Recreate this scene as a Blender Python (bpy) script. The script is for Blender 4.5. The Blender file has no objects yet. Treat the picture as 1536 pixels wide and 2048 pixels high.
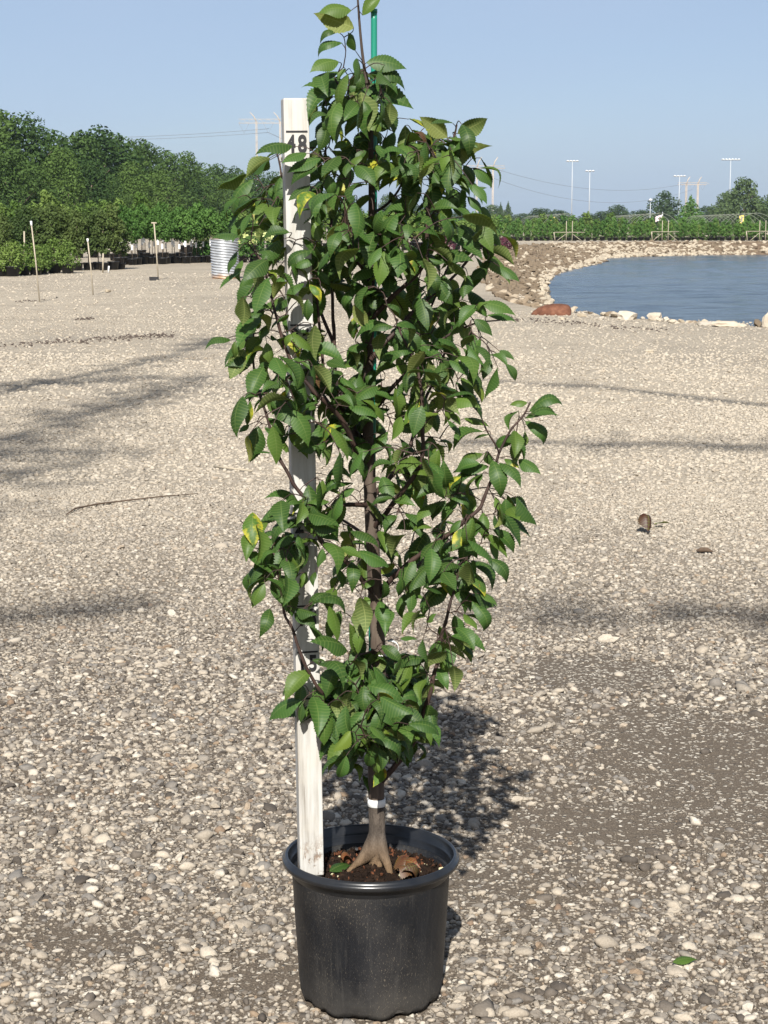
import bpy, bmesh, math, random
import numpy as np
from mathutils import Vector, Matrix, Euler, noise
R = math.radians
sc = bpy.context.scene
C = sc.collection
rng = random.Random(7)
nr = np.random.default_rng(11)

# ------------------------------------------------------------------ camera
H, F, YH = 1.323, 3600.0, 440.0
PITCH = math.atan((1024 - YH) / F)
cam = bpy.data.cameras.new('camera'); camo = bpy.data.objects.new('camera', cam); C.objects.link(camo)
camo.location = (0, 0, H); camo.rotation_euler = (math.pi / 2 - PITCH, 0, 0)
cam.sensor_fit = 'VERTICAL'; cam.sensor_height = 24.0; cam.lens = 24.0 * F / 2048
cam.clip_start = 0.05; cam.clip_end = 6000
sc.camera = camo
# ------------------------------------------------------------------ sky and sun
SUN_EL, SUN_AZ = R(38), R(3.5)        # the light travels away from the camera, a little to the right
SD = Vector((math.sin(SUN_AZ) * math.cos(SUN_EL), math.cos(SUN_AZ) * math.cos(SUN_EL), -math.sin(SUN_EL)))
world = bpy.data.worlds.new('World'); sc.world = world; world.use_nodes = True
wn, wl = world.node_tree.nodes, world.node_tree.links
bg = wn['Background']; bg.inputs['Strength'].default_value = 0.066
sky = wn.new('ShaderNodeTexSky'); sky.sky_type = 'NISHITA'; sky.sun_disc = False
sky.sun_elevation = SUN_EL; sky.sun_rotation = math.pi + SUN_AZ
sky.air_density = 0.55; sky.dust_density = 1.35; sky.ozone_density = 4.0; sky.altitude = 200
tc = wn.new('ShaderNodeTexCoord'); mp = wn.new('ShaderNodeMapping'); mp.inputs['Scale'].default_value = (1.2, 1.2, 6)
nz = wn.new('ShaderNodeTexNoise'); nz.inputs['Scale'].default_value = 2.2; nz.inputs['Detail'].default_value = 5
cr = wn.new('ShaderNodeMapRange'); cr.inputs[1].default_value = 0.32; cr.inputs[2].default_value = 0.72; cr.inputs[3].default_value = 0.30; cr.inputs[4].default_value = 0.80
mx = wn.new('ShaderNodeMix'); mx.data_type = 'RGBA'; mx.inputs[7].default_value = (3.65, 4.62, 6.25, 1)
tint = wn.new('ShaderNodeMix'); tint.data_type = 'RGBA'; tint.blend_type = 'MULTIPLY'; tint.inputs[0].default_value = 1
tint.inputs[7].default_value = (1.34, 1.125, 0.92, 1)
wl.new(tc.outputs['Generated'], mp.inputs[0]); wl.new(mp.outputs[0], nz.inputs['Vector']); wl.new(nz.outputs[0], cr.inputs[0])
wl.new(cr.outputs[0], mx.inputs[0]); wl.new(sky.outputs[0], tint.inputs[6]); wl.new(tint.outputs[2], mx.inputs[6])
wl.new(mx.outputs[2], bg.inputs[0])
sun = bpy.data.lights.new('sun', 'SUN'); sun.energy = 5.0; sun.angle = R(0.53); sun.color = (1.0, 0.962, 0.90)
suno = bpy.data.objects.new('sun', sun); C.objects.link(suno)
suno.rotation_euler = SD.to_track_quat('-Z', 'Y').to_euler(); suno.location = (-3, -20, 30)
sc.view_settings.view_transform = 'Standard'; sc.view_settings.look = 'None'
sc.view_settings.exposure = 0.95; sc.view_settings.gamma = 1
sc.cycles.use_denoising = True
sc.cycles.max_bounces = 8; sc.cycles.transparent_max_bounces = 8

# ------------------------------------------------------------------ helpers
CP, SP = math.cos(PITCH), math.sin(PITCH)
def ray(px, py):
    a, b = (px - 768) / F, (1024 - py) / F
    return Vector((a, CP + b * SP, -SP + b * CP))
def at(px, py, D):                     # the point seen at a pixel, at forward distance D
    d = ray(px, py); return Vector((0, 0, H)) + d * (D / d.y)
def ground(px, py, z=0.0):
    d = ray(px, py); return Vector((0, 0, H)) + d * ((z - H) / d.z)
def pix(v):
    x, y, z = v[0], v[1], v[2] - H
    zc = y * CP - z * SP; yc = y * SP + z * CP
    return 768 + F * x / zc, 1024 - F * yc / zc
def tag(o, label=None, cat=None, group=None, kind=None):
    if label: o['label'] = label
    if cat: o['category'] = cat
    if group: o['group'] = group
    if kind: o['kind'] = kind
    return o
def empty(name, loc=(0, 0, 0), rz=0):
    o = bpy.data.objects.new(name, None); C.objects.link(o)
    o.location = loc; o.rotation_euler = (0, 0, rz); o.empty_display_size = 0.05
    return o
def link(name, me, parent=None):
    o = bpy.data.objects.new(name, me); C.objects.link(o)
    if parent: o.parent = parent
    return o
def mesh(name, verts, faces, mat=None, smooth=True):
    me = bpy.data.meshes.new(name); me.from_pydata([tuple(v) for v in verts], [], faces); me.update()
    if mat: me.materials.append(mat)
    if smooth: me.shade_smooth()
    return me
def copy_tree(o, parent=None):
    c = o.copy(); C.objects.link(c); c.parent = parent
    for ch in list(o.children): copy_tree(ch, c)
    return c
class MB:
    def __init__(s): s.v, s.f = [], []
    def add(s, v, f):
        n = len(s.v); s.v += [Vector(p) for p in v]; s.f += [tuple(i + n for i in q) for q in f]; return s
    def box(s, lo, hi):
        x0, y0, z0 = lo; x1, y1, z1 = hi
        return s.add([(x0,y0,z0),(x1,y0,z0),(x1,y1,z0),(x0,y1,z0),(x0,y0,z1),(x1,y0,z1),(x1,y1,z1),(x0,y1,z1)],
                     [(0,3,2,1),(4,5,6,7),(0,1,5,4),(1,2,6,5),(2,3,7,6),(3,0,4,7)])
    def tube(s, pts, rad, n=8, cap=True):
        pts = [Vector(p) for p in pts]; k = len(pts)
        rad = rad if hasattr(rad, '__len__') else [rad] * k
        t = [(pts[min(i+1,k-1)] - pts[max(i-1,0)]).normalized() for i in range(k)]
        u = t[0].orthogonal().normalized(); vs = []
        for i in range(k):
            u = (u - t[i] * u.dot(t[i])); u = u.normalized() if u.length > 1e-6 else t[i].orthogonal().normalized()
            w = t[i].cross(u)
            for j in range(n):
                a = 2 * math.pi * j / n; vs.append(pts[i] + (u * math.cos(a) + w * math.sin(a)) * rad[i])
        fs = [(i*n+j, i*n+(j+1)%n, (i+1)*n+(j+1)%n, (i+1)*n+j) for i in range(k-1) for j in range(n)]
        if cap: fs += [tuple(range(n-1,-1,-1)), tuple((k-1)*n+j for j in range(n))]
        return s.add(vs, fs)
    def lathe(s, prof, n=64):
        vs = [(r*math.cos(2*math.pi*j/n), r*math.sin(2*math.pi*j/n), z) for r, z in prof for j in range(n)]
        return s.add(vs, [(i*n+j, i*n+(j+1)%n, (i+1)*n+(j+1)%n, (i+1)*n+j) for i in range(len(prof)-1) for j in range(n)])
    def build(s, name, mat, parent=None, smooth=True): return link(name, mesh(name, s.v, s.f, mat, smooth), parent)
def smooth_line(pts, sub=4):           # Catmull-Rom through points of any dimension
    P = [np.array(p, float) for p in pts]; P = [2*P[0]-P[1]] + P + [2*P[-1]-P[-2]]; out = []
    for i in range(1, len(P)-2):
        for k in range(sub):
            t = k/sub; a, b, c, d = P[i-1:i+3]
            out.append(.5*((2*b)+(c-a)*t+(2*a-5*b+4*c-d)*t*t+(3*b-a-3*c+d)*t**3))
    out.append(P[-2]); return out

# ------------------------------------------------------------------ materials
class Mat:
    def __init__(s, name, rough=.8, spec=.3, col=(.5,.5,.5)):
        s.m = bpy.data.materials.new(name); s.m.use_nodes = True
        s.n, s.l = s.m.node_tree.nodes, s.m.node_tree.links
        s.b = s.n['Principled BSDF']; s.out = s.n['Material Output']
        s.b.inputs['Roughness'].default_value = rough; s.b.inputs['Specular IOR Level'].default_value = spec
        s.b.inputs['Base Color'].default_value = (*col, 1)
    def node(s, t, **k):
        n = s.n.new(t)
        for a, v in k.items():
            if hasattr(n, a): setattr(n, a, v)
            else: n.inputs[a].default_value = v
        return n
    def pos(s, obj=False):
        if obj: return s.node('ShaderNodeTexCoord').outputs['Object']
        return s.node('ShaderNodeNewGeometry').outputs['Position']
    def noise(s, scale, detail=4, vec=None, rough=.55, stretch=None):
        n = s.node('ShaderNodeTexNoise'); n.inputs['Scale'].default_value = scale; n.inputs['Detail'].default_value = detail
        n.inputs['Roughness'].default_value = rough; v = vec or s.pos()
        if stretch:
            m = s.node('ShaderNodeMapping'); m.inputs['Scale'].default_value = stretch; s.l.new(v, m.inputs[0]); v = m.outputs[0]
        s.l.new(v, n.inputs['Vector']); return n.outputs[0]
    def ramp(s, fac, stops):
        r = s.node('ShaderNodeValToRGB'); e = r.color_ramp.elements
        while len(e) < len(stops): e.new(.5)
        for i, (p, c) in enumerate(stops):
            e[i].position = p; e[i].color = (*c, 1) if hasattr(c, '__len__') else (c, c, c, 1)
        s.l.new(fac, r.inputs[0]); return r.outputs[0]
    def mix(s, fac, a, b, mode='MIX'):
        m = s.node('ShaderNodeMix', data_type='RGBA', blend_type=mode)
        for sock, v in ((0, fac), (6, a), (7, b)):
            if hasattr(v, 'is_output'): s.l.new(v, m.inputs[sock])
            elif sock == 0: m.inputs[0].default_value = v
            else: m.inputs[sock].default_value = (*v, 1) if hasattr(v, '__len__') else (v, v, v, 1)
        return m.outputs[2]
    def math(s, op, a, b=0.0):
        m = s.node('ShaderNodeMath', operation=op)
        for i, v in enumerate((a, b)):
            if hasattr(v, 'is_output'): s.l.new(v, m.inputs[i])
            else: m.inputs[i].default_value = v
        return m.outputs[0]
    def rng(s, v, a, b, c=0., d=1.):
        m = s.node('ShaderNodeMapRange'); s.l.new(v, m.inputs[0])
        for i, q in zip((1,2,3,4), (a,b,c,d)): m.inputs[i].default_value = q
        return m.outputs[0]
    def color(s, c): s.l.new(c, s.b.inputs['Base Color']); return s
    def bump(s, h, strength=.5, dist=.01):
        b = s.node('ShaderNodeBump'); b.inputs['Strength'].default_value = strength; b.inputs['Distance'].default_value = dist
        s.l.new(h, b.inputs['Height']); s.l.new(b.outputs[0], s.b.inputs['Normal']); return s
    def random(s): return s.node('ShaderNodeObjectInfo').outputs['Random']
def simple(name, col, rough=.7, spec=.3, var=.25, scale=12, obj=True, bump=0.):
    m = Mat(name, rough, spec); n = m.noise(scale, 5, m.pos(obj))
    m.color(m.ramp(n, [(.3, tuple(c*(1-var) for c in col)), (.7, tuple(min(1, c*(1+var)) for c in col))]))
    if bump: m.bump(n, bump, .01)
    return m.m

# ---- worn-dirt patches where few pebbles lie: (x, y, rx, ry) on the ground
DIRT = []
for px, py, rx, ry in ((1450,1540,.72,.78),(1240,1640,.36,.26),(1200,1340,.30,.28),(1010,1760,.30,.22),(120,1880,.28,.14),(520,1960,.16,.14),
                       (1080,1690,.20,.16),(640,1420,.2,.25),(380,1160,.5,.5)):
    g = ground(px, py); DIRT.append((g.x, g.y, rx, ry))
def dirt_at(x, y):
    w = 0
    for k, (cx, cy, rx, ry) in enumerate(DIRT):
        s = 1.0 if k < 3 else .62 if k < 7 else .4
        w = np.maximum(w, s * np.clip(1.25 - np.hypot((x-cx)/rx, (y-cy)/ry), 0, 1))
    return w

def ground_material():
    m = Mat('gravel_ground', .95, .15); P = m.pos()
    v = m.node('ShaderNodeTexVoronoi'); v.inputs['Scale'].default_value = 95; m.l.new(P, v.inputs['Vector'])
    ve = m.node('ShaderNodeTexVoronoi', feature='DISTANCE_TO_EDGE'); ve.inputs['Scale'].default_value = 95; m.l.new(P, ve.inputs['Vector'])
    sp = m.node('ShaderNodeSeparateColor'); m.l.new(v.outputs['Color'], sp.inputs[0])
    stone = m.ramp(sp.outputs[0], [(0,(.15,.128,.108)),(.25,(.26,.235,.20)),(.5,(.36,.33,.285)),(.8,(.44,.41,.355)),(1,(.54,.51,.455))])
    fines = m.ramp(m.noise(260, 3, P), [(.3,(.058,.047,.037)),(.5,(.10,.083,.066)),(.7,(.19,.162,.13))])
    pack = m.noise(1.1, 5, P); far = m.node('ShaderNodeSeparateXYZ'); m.l.new(P, far.inputs[0])
    few = m.rng(sp.outputs[1], .0, 1.0)
    sel = m.math('GREATER_THAN', m.math('ADD', few, m.math('ADD', m.rng(pack, .35, .65, -.2, .2), m.rng(far.outputs[1], 4, 12, -.34, .0))), .36)
    edge = m.rng(ve.outputs['Distance'], .02, .14)
    fac = m.math('MULTIPLY', sel, edge)
    fines = m.mix(m.rng(far.outputs[1], 5.5, 10), fines, m.ramp(m.noise(90, 4, P), [(.3,(.23,.20,.16)),(.7,(.40,.355,.29))]))
    col = m.mix(fac, fines, stone)
    # compacted pale fines, in streaks, further out
    big = m.noise(.22, 4, P, stretch=(1, .35, 1))
    pale = m.math('MULTIPLY', m.rng(far.outputs[1], 5.5, 13), m.rng(m.math('ADD', m.math('MULTIPLY', big, .8), m.math('MULTIPLY', m.noise(3.5, 6, P), .35)), .44, .68, .15, .92))
    sand = m.ramp(m.noise(40, 4, P), [(.3,(.38,.335,.27)),(.7,(.50,.45,.37))])
    col = m.mix(pale, col, sand)
    grey = m.math('MULTIPLY', m.rng(m.noise(.45, 3, P, stretch=(1,.4,1)), .55, .68), .4)
    col = m.mix(grey, col, m.mix(fac, (.16,.14,.118), (.36,.335,.30)))
    streak = m.noise(1.0, 6, P, .65, (.35, 1.5, 1)); blot = m.noise(6, 5, P, .7, (1, .6, 1))
    col = m.mix(m.math('MULTIPLY', m.rng(far.outputs[1], 9, 16), m.rng(streak, .50, .68, 0, .55)), col, (.24,.21,.172))
    col = m.mix(m.math('MULTIPLY', m.rng(far.outputs[1], 9, 16), m.rng(blot, .54, .70, 0, .5)), col, (.55,.50,.42))
    m.color(m.mix(1.0, col, (.88,.845,.79), 'MULTIPLY'))
    m.bump(m.math('ADD', fac, m.math('MULTIPLY', m.noise(30, 4, P), .8)), .75, .008)
    return m.m
M_GROUND = ground_material()

def pebble_material():
    m = Mat('pebble', .85, .25); r = m.random(); P = m.pos()
    base = m.ramp(r, [(0,(.06,.053,.047)),(.10,(.115,.10,.086)),(.22,(.195,.174,.150)),(.36,(.19,.182,.173)),(.50,(.28,.252,.215)),
                      (.66,(.345,.308,.258)),(.82,(.41,.37,.312)),(.94,(.52,.49,.435)),(.97,(.27,.21,.15)),(1,(.20,.145,.105))])
    n = m.noise(260, 5, P, .7); d = m.noise(45, 4, P)
    col = m.mix(m.rng(n, .38, .66, 0, .5), base, m.mix(1.0, base, (.55,.5,.45), 'MULTIPLY'))
    g = m.node('ShaderNodeNewGeometry'); s = m.node('ShaderNodeSeparateXYZ'); m.l.new(P, s.inputs[0])
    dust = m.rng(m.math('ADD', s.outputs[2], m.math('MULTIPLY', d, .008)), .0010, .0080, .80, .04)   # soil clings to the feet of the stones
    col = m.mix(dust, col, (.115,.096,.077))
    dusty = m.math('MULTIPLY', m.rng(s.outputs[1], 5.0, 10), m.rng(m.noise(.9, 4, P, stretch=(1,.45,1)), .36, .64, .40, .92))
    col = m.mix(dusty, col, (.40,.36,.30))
    m.color(m.mix(1.0, col, (.87,.845,.80), 'MULTIPLY')); m.bump(n, .45, .002)
    return m.m
M_PEBBLE = pebble_material()

# ------------------------------------------------------------------ ground sheet with the pond cut into it
TOP = [(2.3,27.5),(2.0,32),(2.5,47),(4.0,68),(6.2,90),(9.5,103),(14,111),(24,114.5),(50,115),(90,115),(90,20),(30,19.5),(10,20.6),(5.0,22.6),(3.4,24.6)]
WAT = [(3.6,30.5),(3.7,36),(4.2,46),(6.5,69),(10.9,90),(12.2,99),(16.5,106),(25,110),(50,110),(88,110),(88,23),(30,23),(11,24),(6.4,26),(5,28.5)]
top = smooth_line([(*p, 0) for p in TOP + TOP[:1]], 5)[:-1]; wat = smooth_line([(*p, -.75) for p in WAT + WAT[:1]], 5)[:-1]
bm = bmesh.new()
def loop(pts):
    vs = [bm.verts.new(tuple(p)) for p in pts]
    return [bm.edges.new((vs[i], vs[(i+1) % len(vs)])) for i in range(len(vs))]
es = loop([(-2500,-80,0),(2500,-80,0),(2500,4000,0),(-2500,4000,0)]) + loop(top)
bmesh.ops.triangle_fill(bm, edges=es, use_beauty=True, normal=(0,0,1))
me = bpy.data.meshes.new('ground'); bm.to_mesh(me); bm.free(); me.materials.append(M_GROUND)
tag(link('ground', me), 'pale gravel yard with worn dirt patches', None, None, 'structure')
mbk = Mat('bank_soil', .95, .1); P = mbk.pos()
mbk.color(mbk.ramp(mbk.noise(2.2, 7, P, .7), [(.3,(.06,.043,.028)),(.5,(.14,.10,.066)),(.7,(.24,.18,.12))])); mbk.bump(mbk.noise(4, 6, P), .9, .12)
n = len(top); bv = [(p[0], p[1], 0) for p in top] + [tuple(p) for p in wat] + [(2*w[0]-t[0], 2*w[1]-t[1], -1.5) for t, w in zip(top, wat)]
bank = link('bank', mesh('bank', bv, [(k*n+i, k*n+(i+1)%n, (k+1)*n+(i+1)%n, (k+1)*n+i) for k in range(2) for i in range(n)], mbk.m))
tag(bank, 'brown rocky bank sloping down to the pond', None, None, 'structure')
mw = Mat('pond_water', .12, .5, (.032,.048,.062)); P = mw.pos(); mw.b.inputs['IOR'].default_value = 1.33
mw.bump(mw.noise(5, 5, P, .6, (.6, 1.6, 1)), 1.0, .05)
wx, wy = np.arange(1, 93, .55), np.concatenate([np.arange(20, 60, .22), np.arange(60, 116.5, .4)]); wv = []
for y in wy:
    for x in wx:
        wv.append((x, y, -.75+.030*noise.noise(Vector((x*.55, y*1.5, 0)))+.020*noise.noise(Vector((x*1.3, y*3.1, 4)))))
nx = len(wx); tag(link('water', mesh('water', wv, [(j*nx+i, j*nx+i+1, (j+1)*nx+i+1, (j+1)*nx+i) for j in range(len(wy)-1) for i in range(nx-1)], mw.m)), 'rippled blue pond water', None, None, 'structure')

# ------------------------------------------------------------------ stones
def rock_mesh(name, seed, mat, sub=2, flat=.6, rough=.35, ang=False):
    bm = bmesh.new(); bmesh.ops.create_icosphere(bm, subdivisions=sub, radius=1)
    r = random.Random(seed); off = Vector((r.uniform(0,99), r.uniform(0,99), r.uniform(0,99)))
    sx, sy, sz = r.uniform(.8,1.25), r.uniform(.6,.95), flat*r.uniform(.75,1.2)
    for v in bm.verts:
        d = v.co.normalized(); q = 1 + rough*noise.noise(d*1.1+off) + rough*.5*noise.noise(d*2.7+off)
        if ang:
            for k in range(5):
                nd = Vector((noise.noise(off+Vector((k,0,0))), noise.noise(off+Vector((0,k+.5,0))), noise.noise(off+Vector((0,0,k+.3))))).normalized()
                c = d.dot(nd)
                if c > .62: q *= .62/c*1.0
        v.co = Vector((d.x*q*sx, d.y*q*sy, d.z*q*sz))
    me = bpy.data.meshes.new(name); bm.to_mesh(me); bm.free(); me.materials.append(mat)
    if not ang: me.shade_smooth()
    return me
pebcol = bpy.data.collections.new('pebble_shapes')
NP = 16
for k in range(NP):
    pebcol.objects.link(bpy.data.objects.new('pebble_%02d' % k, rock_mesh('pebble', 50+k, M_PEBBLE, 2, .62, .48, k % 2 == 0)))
def scatter():
    X, S = [], []
    def band(d0, d1, step, smin, smax, keep=1.0, wide=.29, dirt=1.0):
        ys = np.arange(d0, d1, step); pts = []
        for y in ys:
            w = wide*y + .25; x = np.arange(-w, w, step); pts.append(np.stack([x, np.full_like(x, y)], 1))
        p = np.concatenate(pts); p += nr.uniform(-.62, .62, p.shape)*step
        s = smin*(smax/smin)**(nr.random(len(p))**1.7)
        d = dirt*dirt_at(p[:,0], p[:,1])
        cl = np.array([1.2*noise.noise(Vector((a*1.5, b*1.1, 3.1))) + .7*noise.noise(Vector((a*5, b*4, 9.1))) for a, b in p])
        ok = nr.random(len(p)) < keep*np.clip(1.2 - 1.5*d + .42*cl, .02, 1)
        X.append(p[ok]); S.append(s[ok])
    band(2.45, 4.0, .0098, .0032, .0090, 1)
    band(4.0, 6.2, .0120, .0040, .0102, 1)
    band(6.2, 9.0, .0175, .0058, .0120, 1)
    band(9.0, 13.0, .034, .009, .017, .85)
    band(13.0, 18.0, .058, .011, .023, .8)
    band(18.0, 27.0, .085, .010, .022, .7)
    band(27.0, 46.0, .17, .012, .030, .5)
    band(2.45, 5.5, .034, .0090, .0160, .75)        # bigger stones among them
    band(2.45, 9.0, .11, .012, .022, .40)
    band(4.0, 12.0, .32, .016, .030, .4)
    band(2.45, 4.7, .0100, .0013, .0030, .75, dirt=.55)     # grit on the bare soil
    x = np.concatenate(X); s = np.concatenate(S)
    # none under the pot
    ok = np.hypot(x[:,0]+.022, x[:,1]-2.95) > .122
    ok &= ~((x[:,0] > 1.7) & (x[:,1] > np.where(x[:,0] > 3.0, 24.5-.6*(x[:,0]-3.4), 26.6)))
    return x[ok], s[ok]
px_, ps_ = scatter(); N = len(px_)
co = np.zeros((N,3)); co[:,:2] = px_; co[:,2] = ps_*nr.uniform(-.12, .32, N)
gm = bpy.data.meshes.new('gravel'); gm.vertices.add(N); gm.vertices.foreach_set('co', co.ravel().astype(np.float32))
a = gm.attributes.new('rot', 'FLOAT_VECTOR', 'POINT'); rot = np.stack([nr.normal(0,.20,N), nr.normal(0,.20,N), nr.uniform(0,6.28,N)], 1); a.data.foreach_set('vector', rot.ravel().astype(np.float32))
a = gm.attributes.new('scl', 'FLOAT_VECTOR', 'POINT'); sv = ps_[:,None]*np.stack([nr.uniform(.85,1.3,N), nr.uniform(.8,1.1,N), nr.uniform(.75,1.2,N)],1); a.data.foreach_set('vector', sv.ravel().astype(np.float32))
a = gm.attributes.new('idx', 'INT', 'POINT'); a.data.foreach_set('value', nr.integers(0,NP,N).astype(np.int32))
gravel = tag(link('gravel', gm), 'loose cream and grey pebbles covering the yard', None, None, 'stuff')
gt = bpy.data.node_groups.new('scatter_pebbles', 'GeometryNodeTree')
gt.interface.new_socket('Geometry', in_out='INPUT', socket_type='NodeSocketGeometry'); gt.interface.new_socket('Geometry', in_out='OUTPUT', socket_type='NodeSocketGeometry')
gi, go = gt.nodes.new('NodeGroupInput'), gt.nodes.new('NodeGroupOutput')
ci = gt.nodes.new('GeometryNodeCollectionInfo'); ci.inputs['Collection'].default_value = pebcol; ci.inputs['Separate Children'].default_value = True; ci.inputs['Reset Children'].default_value = True
ip = gt.nodes.new('GeometryNodeInstanceOnPoints'); ip.inputs['Pick Instance'].default_value = True
def attr(nm, ty):
    q = gt.nodes.new('GeometryNodeInputNamedAttribute'); q.data_type = ty; q.inputs['Name'].default_value = nm; return q.outputs['Attribute']
gt.links.new(gi.outputs[0], ip.inputs['Points']); gt.links.new(ci.outputs[0], ip.inputs['Instance'])
gt.links.new(attr('idx','INT'), ip.inputs['Instance Index']); gt.links.new(attr('rot','FLOAT_VECTOR'), ip.inputs['Rotation']); gt.links.new(attr('scl','FLOAT_VECTOR'), ip.inputs['Scale'])
gt.links.new(ip.outputs[0], go.inputs[0])
gravel.modifiers.new('scatter', 'NODES').node_group = gt

def rock_mat(name, stops, sc_=5):
    m = Mat(name, .9, .2); P = m.pos(); r = m.random(); nn = m.noise(sc_, 6, P, .65)
    m.color(m.mix(m.rng(nn, .35, .7, 0, .5), m.ramp(r, stops), (.20,.16,.11))); m.bump(nn, .6, .05); return m.m
M_LIME = rock_mat('limestone', [(0,(.26,.215,.155)),(.4,(.37,.32,.245)),(.8,(.47,.42,.345)),(1,(.33,.30,.255))])
M_BROWN = rock_mat('brown_rock', [(0,(.07,.052,.034)),(.35,(.155,.115,.076)),(.7,(.25,.195,.135)),(1,(.37,.315,.24))])
limes = [rock_mesh('limestone', 200+k, M_LIME, 2, .6, .4, True) for k in range(6)]
browns = [rock_mesh('brown_rock', 220+k, M_BROWN, 2, .65, .45, True) for k in range(6)]
# riprap: stones on the bank, the largest ones singly, the rest as one mass
def bank_pt(u, t):
    i = int(u) % n; f = u-int(u); a = np.array(top[i])*(1-f)+np.array(top[(i+1)%n])*f; b = np.array(wat[i])*(1-f)+np.array(wat[(i+1)%n])*f
    return Vector(a*(1-t)+b*t)
cand = []
for k in range(6500):
    u = rng.uniform(0, 44); t = rng.random()**.85; p = bank_pt(u, t)
    if p.y < 31: continue
    x, y = pix(p)
    if not (930 < x < 1640): continue
    lime = rng.random() < (.80 if t > .84 else .07 if p.y < 100 else .48)
    s = rng.uniform(.08,.21)*(1.25 if p.y > 100 else 1.0)*(.95 if lime and t > .7 else .85)
    cand.append((s/p.y, p, s, lime))
for k in range(150):
    p = bank_pt(rng.uniform(57.5, 74), rng.uniform(-.03,.10)); cand.append((rng.uniform(0,.02), p, rng.uniform(.03,.095), rng.random() < .75))
cand.sort(key=lambda q: -q[0])
rest = MB(); rest_l = MB()
for k, (_, p, s, lime) in enumerate(cand):
    me = rng.choice(limes if lime else browns); rot = Euler((rng.uniform(-.5,.5), rng.uniform(-.5,.5), rng.uniform(0,6.28)))
    if k < 290:
        o = link('stone', me, bank); o.location = p+Vector((0,0,s*.2)); o.rotation_euler = rot; o.scale = (s*1.2, s, s*.9)
    elif k < 4600:
        mt = rot.to_matrix(); (rest_l if lime else rest).add([mt @ Vector((v.co.x*s*1.2, v.co.y*s, v.co.z*s*.9)) + p for v in me.vertices], [tuple(q.vertices) for q in me.polygons])
for mm, mat_ in ((rest, M_BROWN), (rest_l, M_LIME)): o = mm.build('small_stones', mat_, bank, False); o['kind'] = 'stuff'
# blocks along the near edge of the pond
for k, (px, py, w, hgt, lab) in enumerate(((1165,634,26,10,'small pale stone beside the rusty pipe at the pond edge'),(1200,640,30,8,'flat pale stone, second along the near pond edge from the pipe'),
        (1255,640,66,18,'long low limestone block at the near pond edge, middle of the row'),(1310,641,52,16,'humped limestone block right of the longest middle block'),
        (1350,647,30,10,'small limestone chunk between two blocks at the near pond edge'),(1408,652,44,10,'thin limestone slab left of the broad flat slab'),
        (1465,655,92,16,'broad flat limestone slab at the near pond edge'),(1533,655,26,36,'tall pale boulder cut by the right edge of the photo'),
        (1125,640,22,6,'little stone just below the rusty pipe'),(1300,706,34,7,'flat tan stone lying alone in the gravel before the pond'))):
    g = ground(px, py); s = w*g.y/F*.5
    o = link('limestone_block', limes[k % 6]); hh = hgt*g.y/F
    o.location = (g.x, g.y+s*.5, hh*.30); o.scale = (s*.95, s*.7, hh*1.05); o.rotation_euler = (0, 0, rng.uniform(-.3,.3))
    tag(o, lab, 'stone', 'limestone blocks by the pond')

# ------------------------------------------------------------------ distant plants
def foliage_mat(name, dark, light, tr=.25):
    m = Mat(name, .75, .2); r = m.random(); P = m.pos()
    nn = m.noise(1.7, 4, P); v = m.math('ADD', m.math('MULTIPLY', r, .55), m.math('MULTIPLY', nn, .5))
    c = m.ramp(v, [(.2, dark), (.85, light)]); m.color(c)
    t = m.node('ShaderNodeBsdfTranslucent'); m.l.new(m.mix(1.0, c, (1.3,1.5,.7), 'MULTIPLY'), t.inputs[0])
    ms = m.node('ShaderNodeMixShader'); ms.inputs[0].default_value = tr
    m.l.new(m.b.outputs[0], ms.inputs[1]); m.l.new(t.outputs[0], ms.inputs[2]); m.l.new(ms.outputs[0], m.out.inputs[0]); return m.m
M_BARK = simple('bark', (.13,.10,.075), .9, .15, .35, 9)
M_FOREST = foliage_mat('forest_leaf', (.021,.047,.011), (.074,.122,.026))
M_YGREEN = foliage_mat('bright_leaf', (.060,.110,.020), (.135,.19,.045))
M_OAK = foliage_mat('oak_leaf', (.030,.055,.014), (.08,.11,.03))
M_MID = foliage_mat('mid_leaf', (.040,.095,.018), (.085,.165,.035))
M_PURPLE = foliage_mat('purple_leaf', (.045,.012,.022), (.10,.028,.045))
M_FAR = foliage_mat('far_leaf', (.032,.058,.022), (.075,.11,.04))
M_POT = simple('black_pot', (.014,.014,.015), .5, .4, .3, 6)
M_WHITE = simple('white_plastic', (.62,.62,.60), .6, .3, .06, 5)
M_WOODPOST = simple('weathered_wood', (.27,.24,.18), .85, .2, .25, 4)
def cloud(lobes, count, size, seed, flat=.0, hollow=.55):
    r = np.random.default_rng(seed); L = np.array([l[:3] for l in lobes]); Rr = np.array([l[3:] for l in lobes])
    w = (Rr[:,0]*Rr[:,1]+Rr[:,0]*Rr[:,2]); k = r.choice(len(L), count, p=w/w.sum())
    d = r.normal(size=(count,3)); d /= np.linalg.norm(d,axis=1)[:,None]
    rad = (hollow + (1.06-hollow)*r.random(count)**.5)[:,None]
    c = L[k] + d*Rr[k]*rad
    nrm = d + r.normal(0,.55,(count,3)); nrm[:,2] += .25; nrm /= np.linalg.norm(nrm,axis=1)[:,None]
    t = np.cross(nrm, r.normal(size=(count,3))); t /= np.linalg.norm(t,axis=1)[:,None]; b = np.cross(nrm, t)
    s = size*r.uniform(.6,1.4,count)[:,None]
    v = np.stack([c-t*s, c+b*s*.55+t*s*.1, c+t*s*1.1, c-b*s*.55+t*s*.1],1).reshape(-1,3)
    f = np.arange(count*4).reshape(-1,4)
    return v, f
def npmesh(name, v, f, mat):
    me = bpy.data.meshes.new(name); me.from_pydata(v.tolist(), [], f.tolist()); me.materials.append(mat); me.update(); return me
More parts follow.
